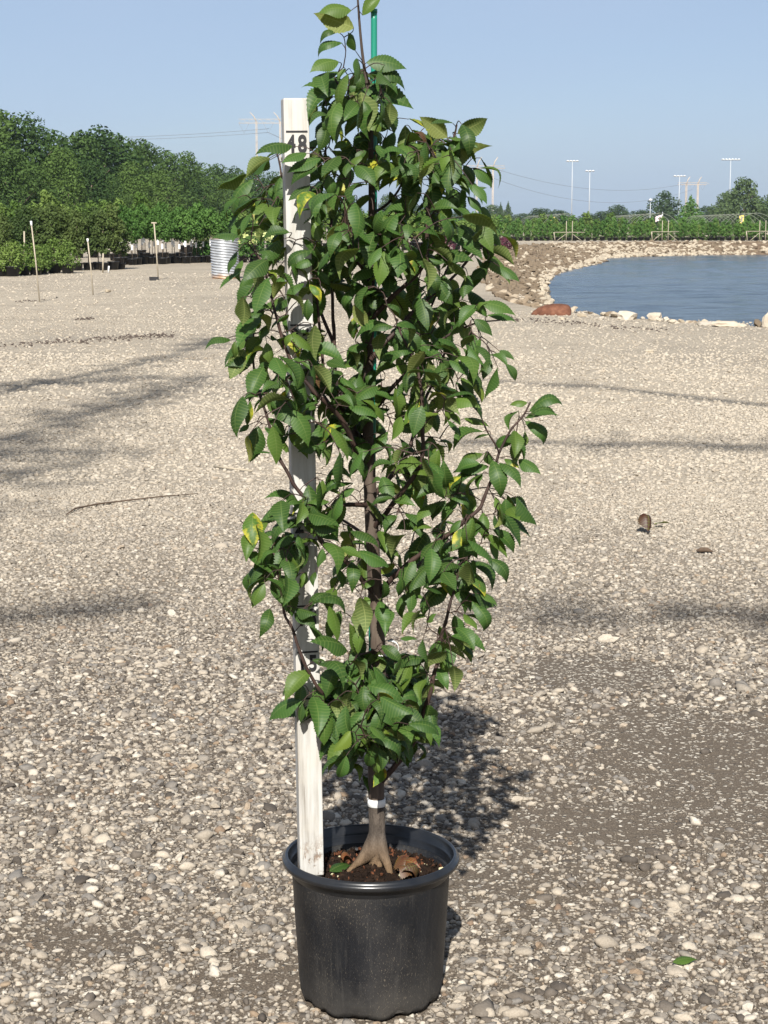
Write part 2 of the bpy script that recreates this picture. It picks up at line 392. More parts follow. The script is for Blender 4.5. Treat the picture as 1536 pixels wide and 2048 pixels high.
def broad_lobes(seed, hgt, wid, base=.22, nl=22, power=1.0):
    r = random.Random(seed); out = []
    for k in range(nl):
        t = (k+.5)/nl; z = base+(1-base)*t; env = math.sin(math.pi*min(1,(t*.82+.15)))**.7*power
        a = k*2.4+r.uniform(-.4,.4); rr = env*wid*.5*r.uniform(.35,.75)
        q = wid*r.uniform(.16,.27)*(.6+.4*env)
        out.append((math.cos(a)*rr, math.sin(a)*rr, z*hgt-q*.5, q, q, q*r.uniform(.75,1.0)))
    return out
def trunk_mesh(name, hgt, rad, seed, mat=M_BARK, limbs=5):
    r = random.Random(seed); m = MB()
    m.tube([(0,0,-.1),(r.uniform(-.02,.02)*hgt,0,hgt*.3),(r.uniform(-.03,.03)*hgt,r.uniform(-.03,.03)*hgt,hgt*.75)], [rad*1.25,rad*.9,rad*.35], 7)
    for k in range(limbs):
        a = r.uniform(0,6.28); z = hgt*r.uniform(.28,.55); q = hgt*.25
        m.tube([(0,0,z),(math.cos(a)*q*.6,math.sin(a)*q*.6,z+q*.5),(math.cos(a)*q,math.sin(a)*q,z+q*1.0)], [rad*.45,rad*.3,rad*.12], 5)
    return mesh(name, m.v, m.f, mat)
def tree(name, crown, trunk, loc, s, rz, label, cat='tree', group=None, extra=None):
    e = empty(name, loc, rz); e.scale = s if hasattr(s,'__len__') else (s,s,s); link('crown', crown, e)
    if trunk: link('trunk', trunk, e)
    for nm, me in (extra or {}).items(): link(nm, me, e)
    return tag(e, label, cat, group)

ORD = ['first','second','third','fourth','fifth','sixth','seventh','eighth','ninth','tenth','eleventh','twelfth','thirteenth','fourteenth','fifteenth','sixteenth','seventeenth','eighteenth','nineteenth','twentieth','twenty-first','twenty-second','twenty-third','twenty-fourth','twenty-fifth','twenty-sixth']
def nth(k, n_): return ORD[k]+' from the left' if k < (n_+1)//2 else (ORD[n_-1-k]+' from the right' if k < n_-1 else 'last at the right')
# woodland at the left: every crown of unit height, scaled
fcr = []
for k in range(6):
    v, f = cloud(broad_lobes(300+k, 1, [.62,.75,.55,.8,.68,.6][k], .10, 36), 8500, .0155, 300+k, hollow=.66); fcr.append(npmesh('forest_crown', v, f, M_FOREST))
ftr = [trunk_mesh('forest_trunk', .9, .02, 40+k) for k in range(3)]
FOREST = [(-70,228,112),(-8,226,118),(48,236,120),(20,300,108),(95,262,124),(125,300,114),(160,272,130),(60,330,112),(205,262,136),(236,276,140),(180,320,120),(285,287,146),
          (262,330,130),(330,303,152),(372,308,160),(318,345,138),(400,332,172),(438,334,185),(385,362,158),(474,338,200),(512,342,220),(450,370,178),(548,348,240),(585,355,255),
          (620,372,265),(660,380,280),(700,392,290),(-60,330,104),(0,360,108),(230,362,126),(530,380,210),(140,352,118)]
FOREST = [q for q in sorted(FOREST) if q[0] > -30]; SKYL = [q for q in FOREST if not any(abs(p[0]-q[0]) < 32 and p[1] < q[1]-18 for p in FOREST)]; LOWT = [q for q in FOREST if q not in SKYL]
for k, (px, ty, D) in enumerate(FOREST):
    g = at(px, YH, D); z = H+(YH-ty)*D/F; w = z*rng.uniform(.95,1.35); sk = (px, ty, D) in SKYL; L_ = SKYL if sk else LOWT
    tree('woodland_tree', fcr[k%6], ftr[k%3], (g.x, D, 0), (w,w,z), rng.uniform(0,6.28),
         ('broadleaf tree on the woodland skyline, ' if sk else 'lower dark tree before the woodland skyline, ')+nth(L_.index((px,ty,D)), len(L_)), 'tree', 'woodland behind the nursery')
# potted nursery stock
def potted(seed, hgt, wid, stem, mat, count, leaf, base=.35, nl=14):
    v, f = cloud(broad_lobes(seed, hgt, wid, base, nl), count, leaf, seed, hollow=.35); cr_ = npmesh('crown', v, f, mat)
    t = MB(); t.tube([(0,0,.19),(.01,0,hgt*.5),(-.01,0.01,hgt*.85)], [stem,stem*.8,stem*.3], 6); tr = mesh('stem', t.v, t.f, M_BARK)
    p = MB(); p.lathe([(0,.0),(.14,.0),(.165,.21),(.178,.212),(.178,.235),(.155,.235),(.15,.20),(0,.20)], 14); po = mesh('pot', p.v, p.f, M_POT)
    return cr_, tr, po
tagm = MB(); tagm.box((-.035,-.04,.55),(.035,-.034,.74)); TAGM = mesh('tag', tagm.v, tagm.f, M_WHITE, False)
KINDS = {'shrub': [potted(400+k, .82, .68, .012, M_YGREEN, 900, .034, .30) for k in range(3)],
         'oak': [potted(410+k, 1.85, .85, .018, M_OAK, 1500, .045, .34, 18) for k in range(3)],
         'row': [potted(420+k, 1.75, .72, .014, M_MID, 1100, .045, .56, 16) for k in range(3)],
         'bright': [potted(430+k, 2.1, .95, .016, M_YGREEN, 1200, .055, .40, 18) for k in range(3)],
         'low': [potted(440+k, 1.15, .62, .010, M_YGREEN, 480, .05, .35) for k in range(3)],
         'lowmid': [potted(445+k, 1.2, .62, .010, M_MID, 480, .05, .35) for k in range(3)]}
def row(kind, pts, label, group, sc_=1.0, tagged=False, cat='potted tree'):
    for k, (px, D) in enumerate(pts):
        g = at(px, YH, D); cr_, tr, po = KINDS[kind][k % 3]; s = sc_*rng.uniform(.88,1.12)
        e = empty('potted_tree' if cat == 'potted tree' else 'potted_shrub', (g.x, D, 0), rng.uniform(-.6,.6)); e.scale = (s,s,s*rng.uniform(.93,1.08))
        link('crown', cr_, e); stm = link('stem', tr, e); link('pot', po, e)
        if tagged and rng.random() < .8: link('tag', TAGM, stm)
        tag(e, label+', '+nth(k, len(pts)), cat, group)
J = lambda a, b, st, D0, D1: [(x+rng.uniform(-.25,.25)*st, D0+(D1-D0)*(x-a)/(b-a)+rng.uniform(-.5,.5)) for x in np.arange(a, b, st)]
row('shrub', J(2,135,21,43,46), 'bright green shrub in black pot, front left row', 'potted shrubs in the front left row', 1.0, cat='potted shrub')
row('oak', J(4,245,17,48,49), 'dark leafy oak in black pot behind the bright shrubs', 'potted oaks at the left', .84)
row('row', J(238,420,12,54,57), 'young potted tree in the tagged row by the steel pipe', 'tagged potted trees', .93, True)
row('row', J(230,480,14,60,63), 'potted tree in the second tagged row', 'second row of tagged potted trees', .96, True)
row('bright', J(5,300,30,62,66), 'tall bright potted tree below the woodland', 'tall bright nursery trees', .96)
row('low', J(365,1000,26,72,84), 'pale potted tree in the middle row behind the sapling', 'pale potted trees in the middle distance', 1.35)
row('lowmid', J(470,1000,24,90,100), 'green potted tree in the far row behind the sapling', 'far row of potted trees behind the sapling', 1.35)
row('lowmid', J(1015,1532,13.5,117,117.5), 'low sapling in the front row along the far bank', 'saplings along the far bank', .92)
row('low', J(1010,1532,15,121,121.5), 'pale sapling in the second row on the far bank', 'second row beyond the far bank', .98)
row('lowmid', J(990,1530,22,134,138), 'green tree in the third row beyond the pond', 'third row beyond the pond', 1.25)
row('low', J(985,1330,26,152,160), 'loose yellow green tree in the furthest row', 'furthest nursery trees', 1.55)
# low grassy and weedy skirt under the far rows
v, f = cloud([(x, 119+((x*7)%5), .05, 2.5, 2.0, .32) for x in np.arange(6,32,2.0)], 5000, .09, 77, hollow=.1); v[:,2] = np.abs(v[:,2])
tag(link('weeds', npmesh('weeds', v, f, M_OAK)), 'dark weeds at the foot of the far nursery rows', None, None, 'stuff')
# hydrangeas: cream flower heads over dark leaves
M_CREAM = foliage_mat('cream_flower', (.52,.55,.22), (.70,.72,.42))
for k, px in enumerate((402,426,484,508,548)):
    g = at(px, YH, 58+rng.uniform(-1,1)); e = empty('hydrangea', (g.x, g.y, 0))
    v, f = cloud(broad_lobes(500+k,.78,.8,.3,12), 700, .04, 500+k, hollow=.3); link('foliage', npmesh('foliage', v, f, M_MID), e)
    v, f = cloud([(rng.uniform(-.32,.32), rng.uniform(-.3,.2), rng.uniform(.62,.9), .09,.09,.07) for _ in range(9)], 360, .026, 520+k); link('blossom', npmesh('blossom', v, f, M_CREAM), e)
    link('pot', KINDS['row'][0][2], e)
    tag(e, 'cream flowering hydrangea bush near the steel pipe, '+nth(k, 5), 'shrub', 'hydrangeas beside the pipe')
for px, py, w, lab in ((1010,495,46,'dark purple shrub at the end of the bank above the pond'),(884,500,56,'dark purple shrub seen between the sapling leaves right of centre')):
    D = 1.323*F/(py-YH); g = at(px, YH, D); s = w*D/F
    v, f = cloud(broad_lobes(540+px, .62*s*.8, s, .1, 12), 1300, .045, px, hollow=.3); e = empty('purple_shrub', (g.x, D, 0)); link('crown', npmesh('crown', v, f, M_PURPLE), e)
    t = MB()
    for k in range(5): t.tube([(0,0,-.02),(rng.uniform(-.3,.3)*s,rng.uniform(-.2,.2)*s,.35*s)], [.02,.008], 5)
    t.build('stem', M_BARK, e); tag(e, lab, 'shrub')
# trees beyond the pond
rcr = []
for k in range(5):
    v, f = cloud(broad_lobes(600+k, 1, .8, .05, 30), 4200, .026, 600+k, hollow=.55); rcr.append(npmesh('far_crown', v, f, M_FAR))
def cone_lobes(seed, wid): return [(math.cos(k*2.4)*wid*.33*(1-t), math.sin(k*2.4)*wid*.33*(1-t), .06+t*.9, wid*.28*(1.05-t), wid*.28*(1.05-t), .07) for k in range(34) for t in [(k+.5)/34]]
v, f = cloud(cone_lobes(1,.55), 4200, .022, 620); CONE = npmesh('conifer_crown', v, f, M_FAR)
v, f = cloud(cone_lobes(2,.95), 4600, .026, 621); PYR = npmesh('pyramid_crown', v, f, M_MID)
for px, ty, w, D, kind, lab in ((985,412,60,380,0,'hazy tree just right of the lattice tower'),(1016,404,26,360,1,'dark pointed conifer right of the lattice tower'),(1001,406,22,365,1,'narrow conifer left of the darker conifer'),
        (1045,428,60,400,0,'low hazy tree between conifers and the broad dark tree'),(1082,418,66,330,0,'dark spreading tree left of the tall light pole'),(1118,421,64,335,0,'right half of the dark spreading tree clump by the light pole'),
        (1175,428,50,340,0,'small tree at the foot of the second light pole'),(1205,424,60,330,0,'bushy tree left of the round dark tree'),(1235,412,58,320,0,'round dark tree beyond the middle of the pond'),
        (1284,421,70,330,0,'low green tree left of the short lamp post'),(1328,386,66,310,0,'leaning dark tree behind the flag'),(1381,393,70,215,2,'bright pyramid shaped tree right of the flag'),
        (1418,414,70,330,0,'low hazy tree between the pyramid tree and the tallest trees'),(1452,388,64,300,0,'dark round tree left of the tallest tree'),(1487,362,84,240,0,'tallest tree beyond the pond, right of the tall light pole'),
        (1516,402,60,250,0,'bushy tree under the tallest tree, behind the yellow sign'),(1545,392,56,280,0,'dark tree cut by the right edge of the photo'),(776,392,46,380,0,'small far tree seen left of centre through the crown'),(830,412,60,380,0,'far tree seen through the crown right of the green stake'),(925,424,80,380,0,'low far tree behind the upper right leaves')):
    g = at(px, YH, D); z = H+(YH-ty)*D/F; ww = w*D/F
    cr_ = rcr[int(px) % 5] if kind == 0 else CONE if kind == 1 else PYR
    sw = ww/(.8 if kind == 0 else .55 if kind == 1 else .95)*1.1
    tree('conifer' if kind == 1 else 'broadleaf_tree', cr_, ftr[0], (g.x, D, 0), (sw,sw,z*1.03), rng.uniform(0,6), lab, 'tree', 'trees beyond the pond')

# ------------------------------------------------------------------ distant structures
M_STEEL = simple('grey_steel', (.34,.36,.37), .45, .5, .12, .3)
M_RUSTY = simple('tan_lattice', (.42,.34,.25), .8, .3, .2, .2)
M_LAMP = simple('white_lamp', (.62,.64,.65), .35, .5, .05, 1)
M_WIRE = simple('wire', (.16,.17,.19), .6, .3, .1, 1)
for px, ty, D, nl, lab in ((1143,326,400,4,'tall grey floodlight pole, leftmost beyond the pond'),(1178,345,420,3,'shorter floodlight pole right of the leftmost one'),(1357,355,420,4,'floodlight pole in front of the far lattice tower'),
                      (1458,323,330,6,'tallest white floodlight pole beside the tallest far tree'),(1300,402,300,1,'short lamp post with a single white head left of the flag')):
    g = at(px, YH, D); z = H+(YH-ty)*D/F; e = empty('light_pole', (g.x, D, 0)); r0 = 1.7*D/F*.5
    m = MB(); m.tube([(0,0,0),(0,0,z*.5),(0,0,z)], [r0*1.2,r0,r0*.7], 8); m.build('pole', M_STEEL, e)
    sp_ = 6.2*D/F; m = MB(); arm = e
    if nl > 1: m.box((-sp_*nl/2,-.1,z-.12),(sp_*nl/2,.1,z+.12)); arm = m.build('crossarm', M_STEEL, e)
    for k in range(nl):
        x = (k-(nl-1)/2)*sp_; m = MB(); q = 2.0*D/F*(1.8 if nl == 1 else 1)
        m.lathe([(0,-.3*q),(q*.8,-.45*q),(q,.1*q),(q*.5,.6*q),(0,.62*q)], 10)
        o = m.build('lamp_head', M_LAMP, arm); o.location = (x, -.2, z+.35*q)
    tag(e, lab, 'light pole')
def lattice(p0, p1, w, segs, m, r=.09):
    p0, p1 = Vector(p0), Vector(p1); cs = [(-w,-w),(w,-w),(w,w),(-w,w)]
    q = lambda c, t: p0.lerp(p1, t)+Vector((c[0],c[1],0))
    for c in cs: m.tube([q(c,0), q(c,1)], r, 4)
    for s in range(segs):
        a, b = s/segs, (s+1)/segs
        for i in range(4):
            m.tube([q(cs[i],a), q(cs[(i+1)%4],b)], r*.6, 4); m.tube([q(cs[i],b), q(cs[(i+1)%4],b)], r*.6, 4)
def tower(x0, x1, topy, army, D, lab, tips):
    a, b = at(x0, YH, D), at(x1, YH, D); zt = H+(YH-topy)*D/F; za = H+(YH-army)*D/F; e = empty('lattice_tower', (a.x, D, 0)); W = b.x-a.x; lw = 3.2*D/F*.5*.8; r = .45*D/F
    for xx in (0, W):
        m = MB(); lattice((xx,0,0),(xx,0,za), lw, 16, m, r); m.build('leg', M_RUSTY, e, False)
        m = MB(); m.tube([(xx,0,za),(xx-.13*abs(W)*tips,0,za+(zt-za)*.6),(xx-.3*abs(W)*tips,0,zt)], [r*2.4,r*1.8,r*1.2], 5); m.build('peak', M_RUSTY, e)
    m = MB(); lo = min(0,W)-.75*abs(W); hi = max(0,W)+.75*abs(W)
    m.tube([(lo,0,za-.4),(hi,0,za-.4)], r*1.1, 5); m.tube([(lo,0,za+.7),(hi,0,za+.7)], r*.8, 5)
    k = lo
    while k < hi-1: m.tube([(k,0,za-.4),(k+1.2,0,za+.7),(k+2.4,0,za-.4)], r*.6, 4); k += 2.4
    arm = m.build('crossarm', M_RUSTY, e)
    for xx in (lo*.7, W*.5, hi*.8):
        m = MB(); m.tube([(xx-1.4,0,za-.5),(xx,0,za-3.2),(xx+1.4,0,za-.5)], r*.9, 5); m.build('insulator', M_WIRE, arm)
    tag(e, lab, 'power tower', 'power line towers'); return Vector((a.x+W*.5, D, za-3))
T1 = tower(515,562,232,250,520,'tan lattice power tower rising left of the ruler top', .9)
T2 = tower(953,985,318,338,760,'lattice power tower right of the sapling crown', -1.0)
T3 = tower(1371,1394,356,370,980,'furthest lattice power tower behind the pyramid tree', -1.0)
TL = at(-500, 270, 420)
for k, (A, B, sag, lab) in enumerate(((TL, T1, 2.0, 'dark power line sagging above the woodland'),(TL+Vector((0,3,1.2)), T1+Vector((0,3,1.2)), 2.4, 'upper power line above the woodland'),
        (T2, T3, 9.0, 'thin power line sagging between the two right towers'),(T2+Vector((0,4,4)), T3+Vector((0,4,4)), 7.0, 'upper thin power line between the two right towers'),(T1, T2, 6, 'power line running behind the sapling crown'))):
    pts = [A.lerp(B, t)-Vector((0,0,4*sag*t*(1-t))) for t in np.linspace(0,1,24)]
    m = MB(); m.tube(pts, .06 if k < 2 else .075, 5); tag(m.build('power_line', M_WIRE), lab, 'cable')
# timber braces by the far bank
def brace(xs, ty, railx, raily, D, lab):
    e = empty('fence_brace', (at(sum(xs)/2, YH, D).x, D, 0)); ox = e.location.x; u = D/F
    for x in xs:
        g = at(x, YH, D).x-ox; m = MB(); m.tube([(g,0,-.1),(g,0,H+(YH-ty)*u)], .026, 7); m.build('post', M_WOODPOST, e)
        s = -1 if x == xs[0] else 1; m = MB(); m.tube([(g+s*.05,0,H+(YH-raily-4)*u),(g+s*.62,-.02,0)], .02, 6); m.build('diagonal', M_WOODPOST, e)
    m = MB(); zz = H+(YH-raily)*u; m.tube([(at(railx[0],YH,D).x-ox,-.07,zz),(at(railx[1],YH,D).x-ox,-.07,zz)], .02, 6); m.build('rail', M_WOODPOST, e)
    m = MB(); g = at(railx[0],YH,D).x-ox; m.tube([(g,-.07,zz),(g+.08,-.07,0)], .034, 6); m.build('post', M_WOODPOST, e)
    tag(e, lab, 'fence brace', 'timber braces on the far bank')
brace((1133,1145), 442, (1108,1170), 464, 115.6, 'timber brace with long rail, leftmost on the far bank')
brace((1325,1337), 441, (1303,1358), 463, 115.6, 'tall timber brace below the flag on the far bank')
brace((1520,1532), 441, (1493,1560), 462, 115.6, 'timber brace at the right edge of the far bank')
# hoop house frames
M_HOOP = simple('dull_pipe', (.15,.165,.13), .6, .3, .2, 1)
def hoops(pa, pb, D0, D1, cnt, rad, lab):
    A, B = at(pa, YH, D0), at(pb, YH, D1); e = empty('hoop_house', (A.x, D0, 0))
    m = MB(); m.tube([(0,0,rad*1.18),(B.x-A.x, D1-D0, rad*1.18)], .022, 5); m.build('ridge_pipe', M_HOOP, e)
    for k in range(cnt):
        t = k/(cnt-1); p = Vector((A.x,D0,0)).lerp(Vector((B.x,D1,0)), t)-e.location
        m = MB(); m.tube([p+Vector((math.cos(a)*rad*1.1,0,.0+math.sin(a)*rad*1.2)) for a in np.linspace(0,math.pi,15)], .015, 5); m.build('hoop', M_HOOP, e)
    tag(e, lab, 'hoop house', 'bare hoop house frames')
hoops(1512, 1385, 126, 215, 17, 1.5, 'bare pipe hoop house frame at the far right')
hoops(1318, 1232, 126, 215, 13, 1.5, 'bare pipe hoop house frame below the flag')
hoops(1130, 1062, 140, 220, 11, 1.5, 'bare pipe hoop house frame left of the floodlight poles')
M_YEL = simple('yellow_paint', (.62,.46,.12), .6, .3, .1, 2)
for px, y0, y1, w, D, lab in ((1105,434,449,9,160,'small yellow framed sign left of the floodlight poles'),(1483,431,447,9,150,'yellow framed sign under the tallest far tree')):
    g = at(px, YH, D); u = D/F; z0, z1 = H+(YH-y1)*u, H+(YH-y0)*u; e = empty('yellow_sign', (g.x, D, 0)); hw = w*u*.5
    m = MB(); m.box((-hw,-.03,z0),(-hw+.09,.03,z1)); m.box((hw-.09,-.03,z0),(hw,.03,z1)); m.box((-hw+.09,-.03,z1-.09),(hw-.09,.03,z1)); m.box((-hw+.09,-.03,z0),(hw-.09,.03,z0+.09)); m.build('frame', M_YEL, e, False)
    m = MB(); m.box((-hw+.092,-.01,z0+.092),(hw-.092,.01,z1-.092)); m.build('panel', M_WOODPOST, e, False)
    m = MB(); m.tube([(-hw+.05,0,0),(-hw+.05,0,z0)], .035, 6); m.build('post', M_WOODPOST, e); m = MB(); m.tube([(hw-.05,0,0),(hw-.05,0,z0)], .035, 6); m.build('post', M_WOODPOST, e)
    tag(e, lab, 'sign')
e = empty('flagpole', (at(1325,YH,190).x, 190, 0)); zt = H+(YH-424)*190/F
m = MB(); m.tube([(0,0,0),(0,0,zt)], [.04,.03], 6); m.build('pole', M_STEEL, e)
mf = Mat('flag_cloth', .8, .1); w = mf.node('ShaderNodeTexWave', wave_type='BANDS', bands_direction='Z'); w.inputs['Scale'].default_value = 2.2; mf.l.new(mf.pos(True), w.inputs['Vector']); mf.color(mf.ramp(w.outputs[0], [(.4,(.80,.76,.80)),(.6,(.66,.42,.50))]))
fv, ff = [], []
for i in range(9):
    for j in range(5): fv.append((-i*.09, math.sin(i*.9)*.06, zt-.25-j*.13-i*.035-math.sin(i*.8)*.03))
for i in range(8):
    for j in range(4): a_ = i*5+j; ff.append((a_,a_+1,a_+6,a_+5))
link('flag', mesh('flag', fv, ff, mf.m), e); tag(e, 'small pale striped flag on a thin pole beyond the pond', 'flag')

# ------------------------------------------------------------------ yard furniture at the left
# corrugated steel pipe standing on end
g = ground(449, 558); D = g.y; rad = 27.5*D/F; hh = 80*D/F; nn, zz = 48, 150
pv, pf = [], []
for i in range(zz+1):
    z = hh*i/zz
    for j in range(nn):
        a = 2*math.pi*j/nn; rr = rad*(1+.045*math.sin(2*math.pi*(z/hh*15 + a/(2*math.pi)*4))); pv.append((rr*math.cos(a), rr*math.sin(a), z))
for i in range(zz):
    for j in range(nn): pf.append((i*nn+j, i*nn+(j+1)%nn, (i+1)*nn+(j+1)%nn, (i+1)*nn+j))
mg = Mat('galvanised', .42, .5); mg.b.inputs['Metallic'].default_value = .35; P = mg.pos(True); sx = mg.node('ShaderNodeSeparateXYZ'); mg.l.new(P, sx.inputs[0])
gal = mg.ramp(mg.noise(6, 5, P), [(.3,(.25,.265,.28)),(.7,(.42,.43,.44))])
rust = mg.math('MAXIMUM', mg.rng(mg.math('ADD', sx.outputs[2], mg.math('MULTIPLY', mg.noise(7,4,P), .16)), .10, .22, .9, 0), mg.rng(mg.math('ADD', sx.outputs[2], mg.math('MULTIPLY', mg.noise(9,4,P), -.05)), hh-.06, hh-.01, 0, .8))
mg.color(mg.mix(rust, gal, (.36,.22,.12)))
e = empty('steel_pipe', (g.x, D+rad, 0)); o = link('barrel', mesh('barrel', pv, pf, mg.m), e); sm = o.modifiers.new('wall', 'SOLIDIFY'); sm.thickness = .006; sm.offset = -1
m = MB(); m.lathe([(rad*.97,hh-.012),(rad*1.04,hh-.012),(rad*1.04,hh+.012),(rad*.97,hh+.012),(rad*.97,hh-.012)], 48); m.build('rim', mg.m, e); e.rotation_euler = (0, R(-1.5), 0)
tag(e, 'spiral corrugated steel pipe standing on end in the gravel', 'pipe')
# thin marker stakes
M_CANE = simple('pale_cane', (.30,.26,.195), .7, .3, .2, 6)
for bx, by, tx, ty, cap, lab in ((80,604,62,442,1,'tallest pale marker stake with a white tip at the far left'),(187,590,175,477,1,'marker stake second from the left edge'),(317,560,308,446,0,'marker stake beside the small black tray')):
    g = ground(bx, by); t_ = at(tx, ty, g.y); e = empty('marker_stake', g); m = MB(); m.tube([(0,0,-.1),(t_-g)*.5+Vector((.004,0,0)),t_-g], 1.35*g.y/F, 7); m.build('cane', M_CANE if not cap else M_CANE, e)
    m = MB()
    if cap: m.tube([(t_-g)*.94,(t_-g)*1.0], 2.1*g.y/F, 7); m.build('tip', M_WHITE, e)
    else: q = (t_-g); m.tube([q+Vector((-.06,0,0)),q+Vector((.06,0,0))], .018, 6); m.build('tip', M_CANE, e)
    tag(e, lab, 'stake')
for bx, by, ty, lab in ((46,520,462,'thin cane standing among the left potted oaks'),(214,548,530,'short white post at the foot of the potted oaks'),(203,540,505,'slanted pale cane in the potted oaks')):
    D = 46.0; g = at(bx, YH, D); e = MB(); e.tube([(0,0,0),(.02,0,H+(YH-ty)*D/F)], .022, 6); o = e.build('cane', M_WHITE if by == 548 else M_CANE); o.location = (g.x, D, 0); tag(o, lab, 'stake')
g = ground(308, 561); m = MB(); s = 17*g.y/F*.5
m.add([(-s,-s*.6,0),(s,-s*.6,0),(s,s*.6,0),(-s,s*.6,0),(-s*1.05,-s*.65,.08),(s*1.05,-s*.65,.08),(s*1.05,s*.65,.08),(-s*1.05,s*.65,.08),(-s*.9,-s*.5,.08),(s*.9,-s*.5,.08),(s*.9,s*.5,.08),(-s*.9,s*.5,.08),(-s*.88,-s*.48,.02),(s*.88,-s*.48,.02),(s*.88,s*.48,.02),(-s*.88,s*.48,.02)],
      [(0,3,2,1),(0,1,5,4),(1,2,6,5),(2,3,7,6),(3,0,4,7),(4,5,9,8),(5,6,10,9),(6,7,11,10),(7,4,8,11),(8,9,13,12),(9,10,14,13),(10,11,15,14),(11,8,12,15),(12,13,14,15)])
o = m.build('plant_tray', M_POT, None, False); o.location = g; tag(o, 'small black plastic tray lying at the foot of a stake', 'tray')
g = ground(215, 585); o = link('stone', limes[2]); o.location = g+Vector((0,0,.03)); o.scale = (.085,.06,.05); tag(o, 'lone tan stone on the gravel between two stakes', 'stone')
# rusty half-buried pipe by the pond
mr = Mat('rust', .85, .2); P = mr.pos(True); mr.color(mr.ramp(mr.noise(9,6,P,.7), [(.3,(.06,.025,.015)),(.55,(.125,.052,.030)),(.75,(.19,.095,.058))])); mr.bump(mr.noise(40,4,P), .4, .01)
g = ground(1104, 631); L_ = 80*g.y/F; prof = [(0,.02),(.06,.30),(.16,.55),(.32,.80),(.52,.97),(.75,1.0),(.9,.94),(.96,.8),(1.0,.5),(1.003,.02)]
m = MB(); m.tube([((t-.5)*L_, 0, 0) for t, r in prof], [r*.165 for t, r in prof], 20); o = m.build('rusty_pipe', mr.m); o.location = (g.x, g.y+.15, .0); o.rotation_euler = (0, R(2), R(-8))
tag(o, 'rust brown pipe end half buried at the near corner of the pond', 'pipe')

# ------------------------------------------------------------------ dark debris on the yard
M_CLOD = simple('dark_clod', (.075,.06,.05), .95, .1, .4, 30, False)
clods = [rock_mesh('clod', 700+k, M_CLOD, 1, .6, .4, True) for k in range(4)]
m = MB()
for pts, cnt, wd in (([(-40,697),(60,690),(140,683),(230,678),(300,674),(345,671)], 230, 6),([(220,678),(300,672),(345,668)], 90, 5),([(150,640),(190,637)],40,2),([(1010,636),(1080,642),(1140,648),(1230,655),(1330,660)], 170, 6),([(30,605),(90,600)],30,2)):
    ln = smooth_line(pts, 8)
    for k in range(cnt):
        i = rng.randrange(len(ln)-1); q = ln[i]+(ln[i+1]-ln[i])*rng.random(); g = ground(q[0]+rng.gauss(0,4), q[1]+rng.gauss(0,wd*.5)); s = rng.uniform(.008,.032); me = rng.choice(clods); rt = Euler((rng.random(),rng.random(),rng.random()*6)).to_matrix()
        m.add([rt @ (v.co*s) + g for v in me.vertices], [tuple(p.vertices) for p in me.polygons])
tag(m.build('soil_clods', M_CLOD, None, False), 'dark clods and bark bits strewn in lines over the yard', None, None, 'stuff')
M_TWIG = simple('dry_twig', (.085,.06,.042), .9, .15, .3, 30)
ln = [ground(x, y)+Vector((0,0,.012)) for x, y in ((133,1034),(150,1022),(195,1013),(260,1005),(330,997),(396,992))]
m = MB(); m.tube(ln, [.0025,.0038,.004,.0035,.003,.002], 6); tag(m.build('stick', M_TWIG), 'long thin dark stick lying in the gravel at the left', 'stick')
ln = [ground(x, y)+Vector((0,0,.012)) for x, y in ((428,937),(460,941),(505,946))]; m = MB(); m.tube(ln, [.007,.006,.004], 6); tag(m.build('stick', M_CANE), 'short pale broken stick in the gravel left of the ruler', 'stick')

# ------------------------------------------------------------------ tall trees behind the photographer whose limbs shade the yard
def shade_tree(name, base, bands, label, T=20.0):
    e = empty(name, base); hub = None; lv = []
    for pts, wd, cov in bands:
        wd *= 2.6; cov *= 1.5
        g = [ground(x, y)-SD*T for x, y in pts]; ln = [Vector(q) for q in smooth_line([tuple(p) for p in g], 5)]
        if hub is None: hub = Vector((base[0], ln[0].y-.5, ln[0].z-1.2))
        m = MB(); m.tube([hub-e.location]+[p-e.location for p in ln], [.06]+list(np.linspace(.045,.01,len(ln))), 6); m.build('limb', M_BARK, e)
        Ltot = sum((ln[i+1]-ln[i]).length for i in range(len(ln)-1))
        for k in range(int(cov*Ltot*wd*2/.0055)):
            i = rng.randrange(len(ln)-1); p = ln[i].lerp(ln[i+1], rng.random())+Vector((rng.gauss(0,wd*.5), rng.gauss(0,wd*.5), rng.gauss(0,wd*.5))); lv.append(p-e.location)
    v, f = cloud([(p.x,p.y,p.z,.04,.04,.04) for p in lv[:1]], 1, .06, 1)
    arr = np.array([tuple(p) for p in lv]); r2 = np.random.default_rng(5); cnt = len(arr); nn_ = r2.normal(size=(cnt,3)); nn_ /= np.linalg.norm(nn_,axis=1)[:,None]; t = np.cross(nn_, r2.normal(size=(cnt,3))); t /= np.linalg.norm(t,axis=1)[:,None]; b = np.cross(nn_,t); s = .07
    v = np.stack([arr-t*s, arr+b*s*.6, arr+t*s, arr-b*s*.6],1).reshape(-1,3); link('foliage', npmesh('foliage', v, np.arange(cnt*4).reshape(-1,4), M_FOREST), e)
    m = MB(); m.tube([(0,0,-.2),(0,0,hub.z*.5),hub-e.location], [.26,.2,.11], 10); m.build('trunk', M_BARK, e); tag(e, label, 'tree')
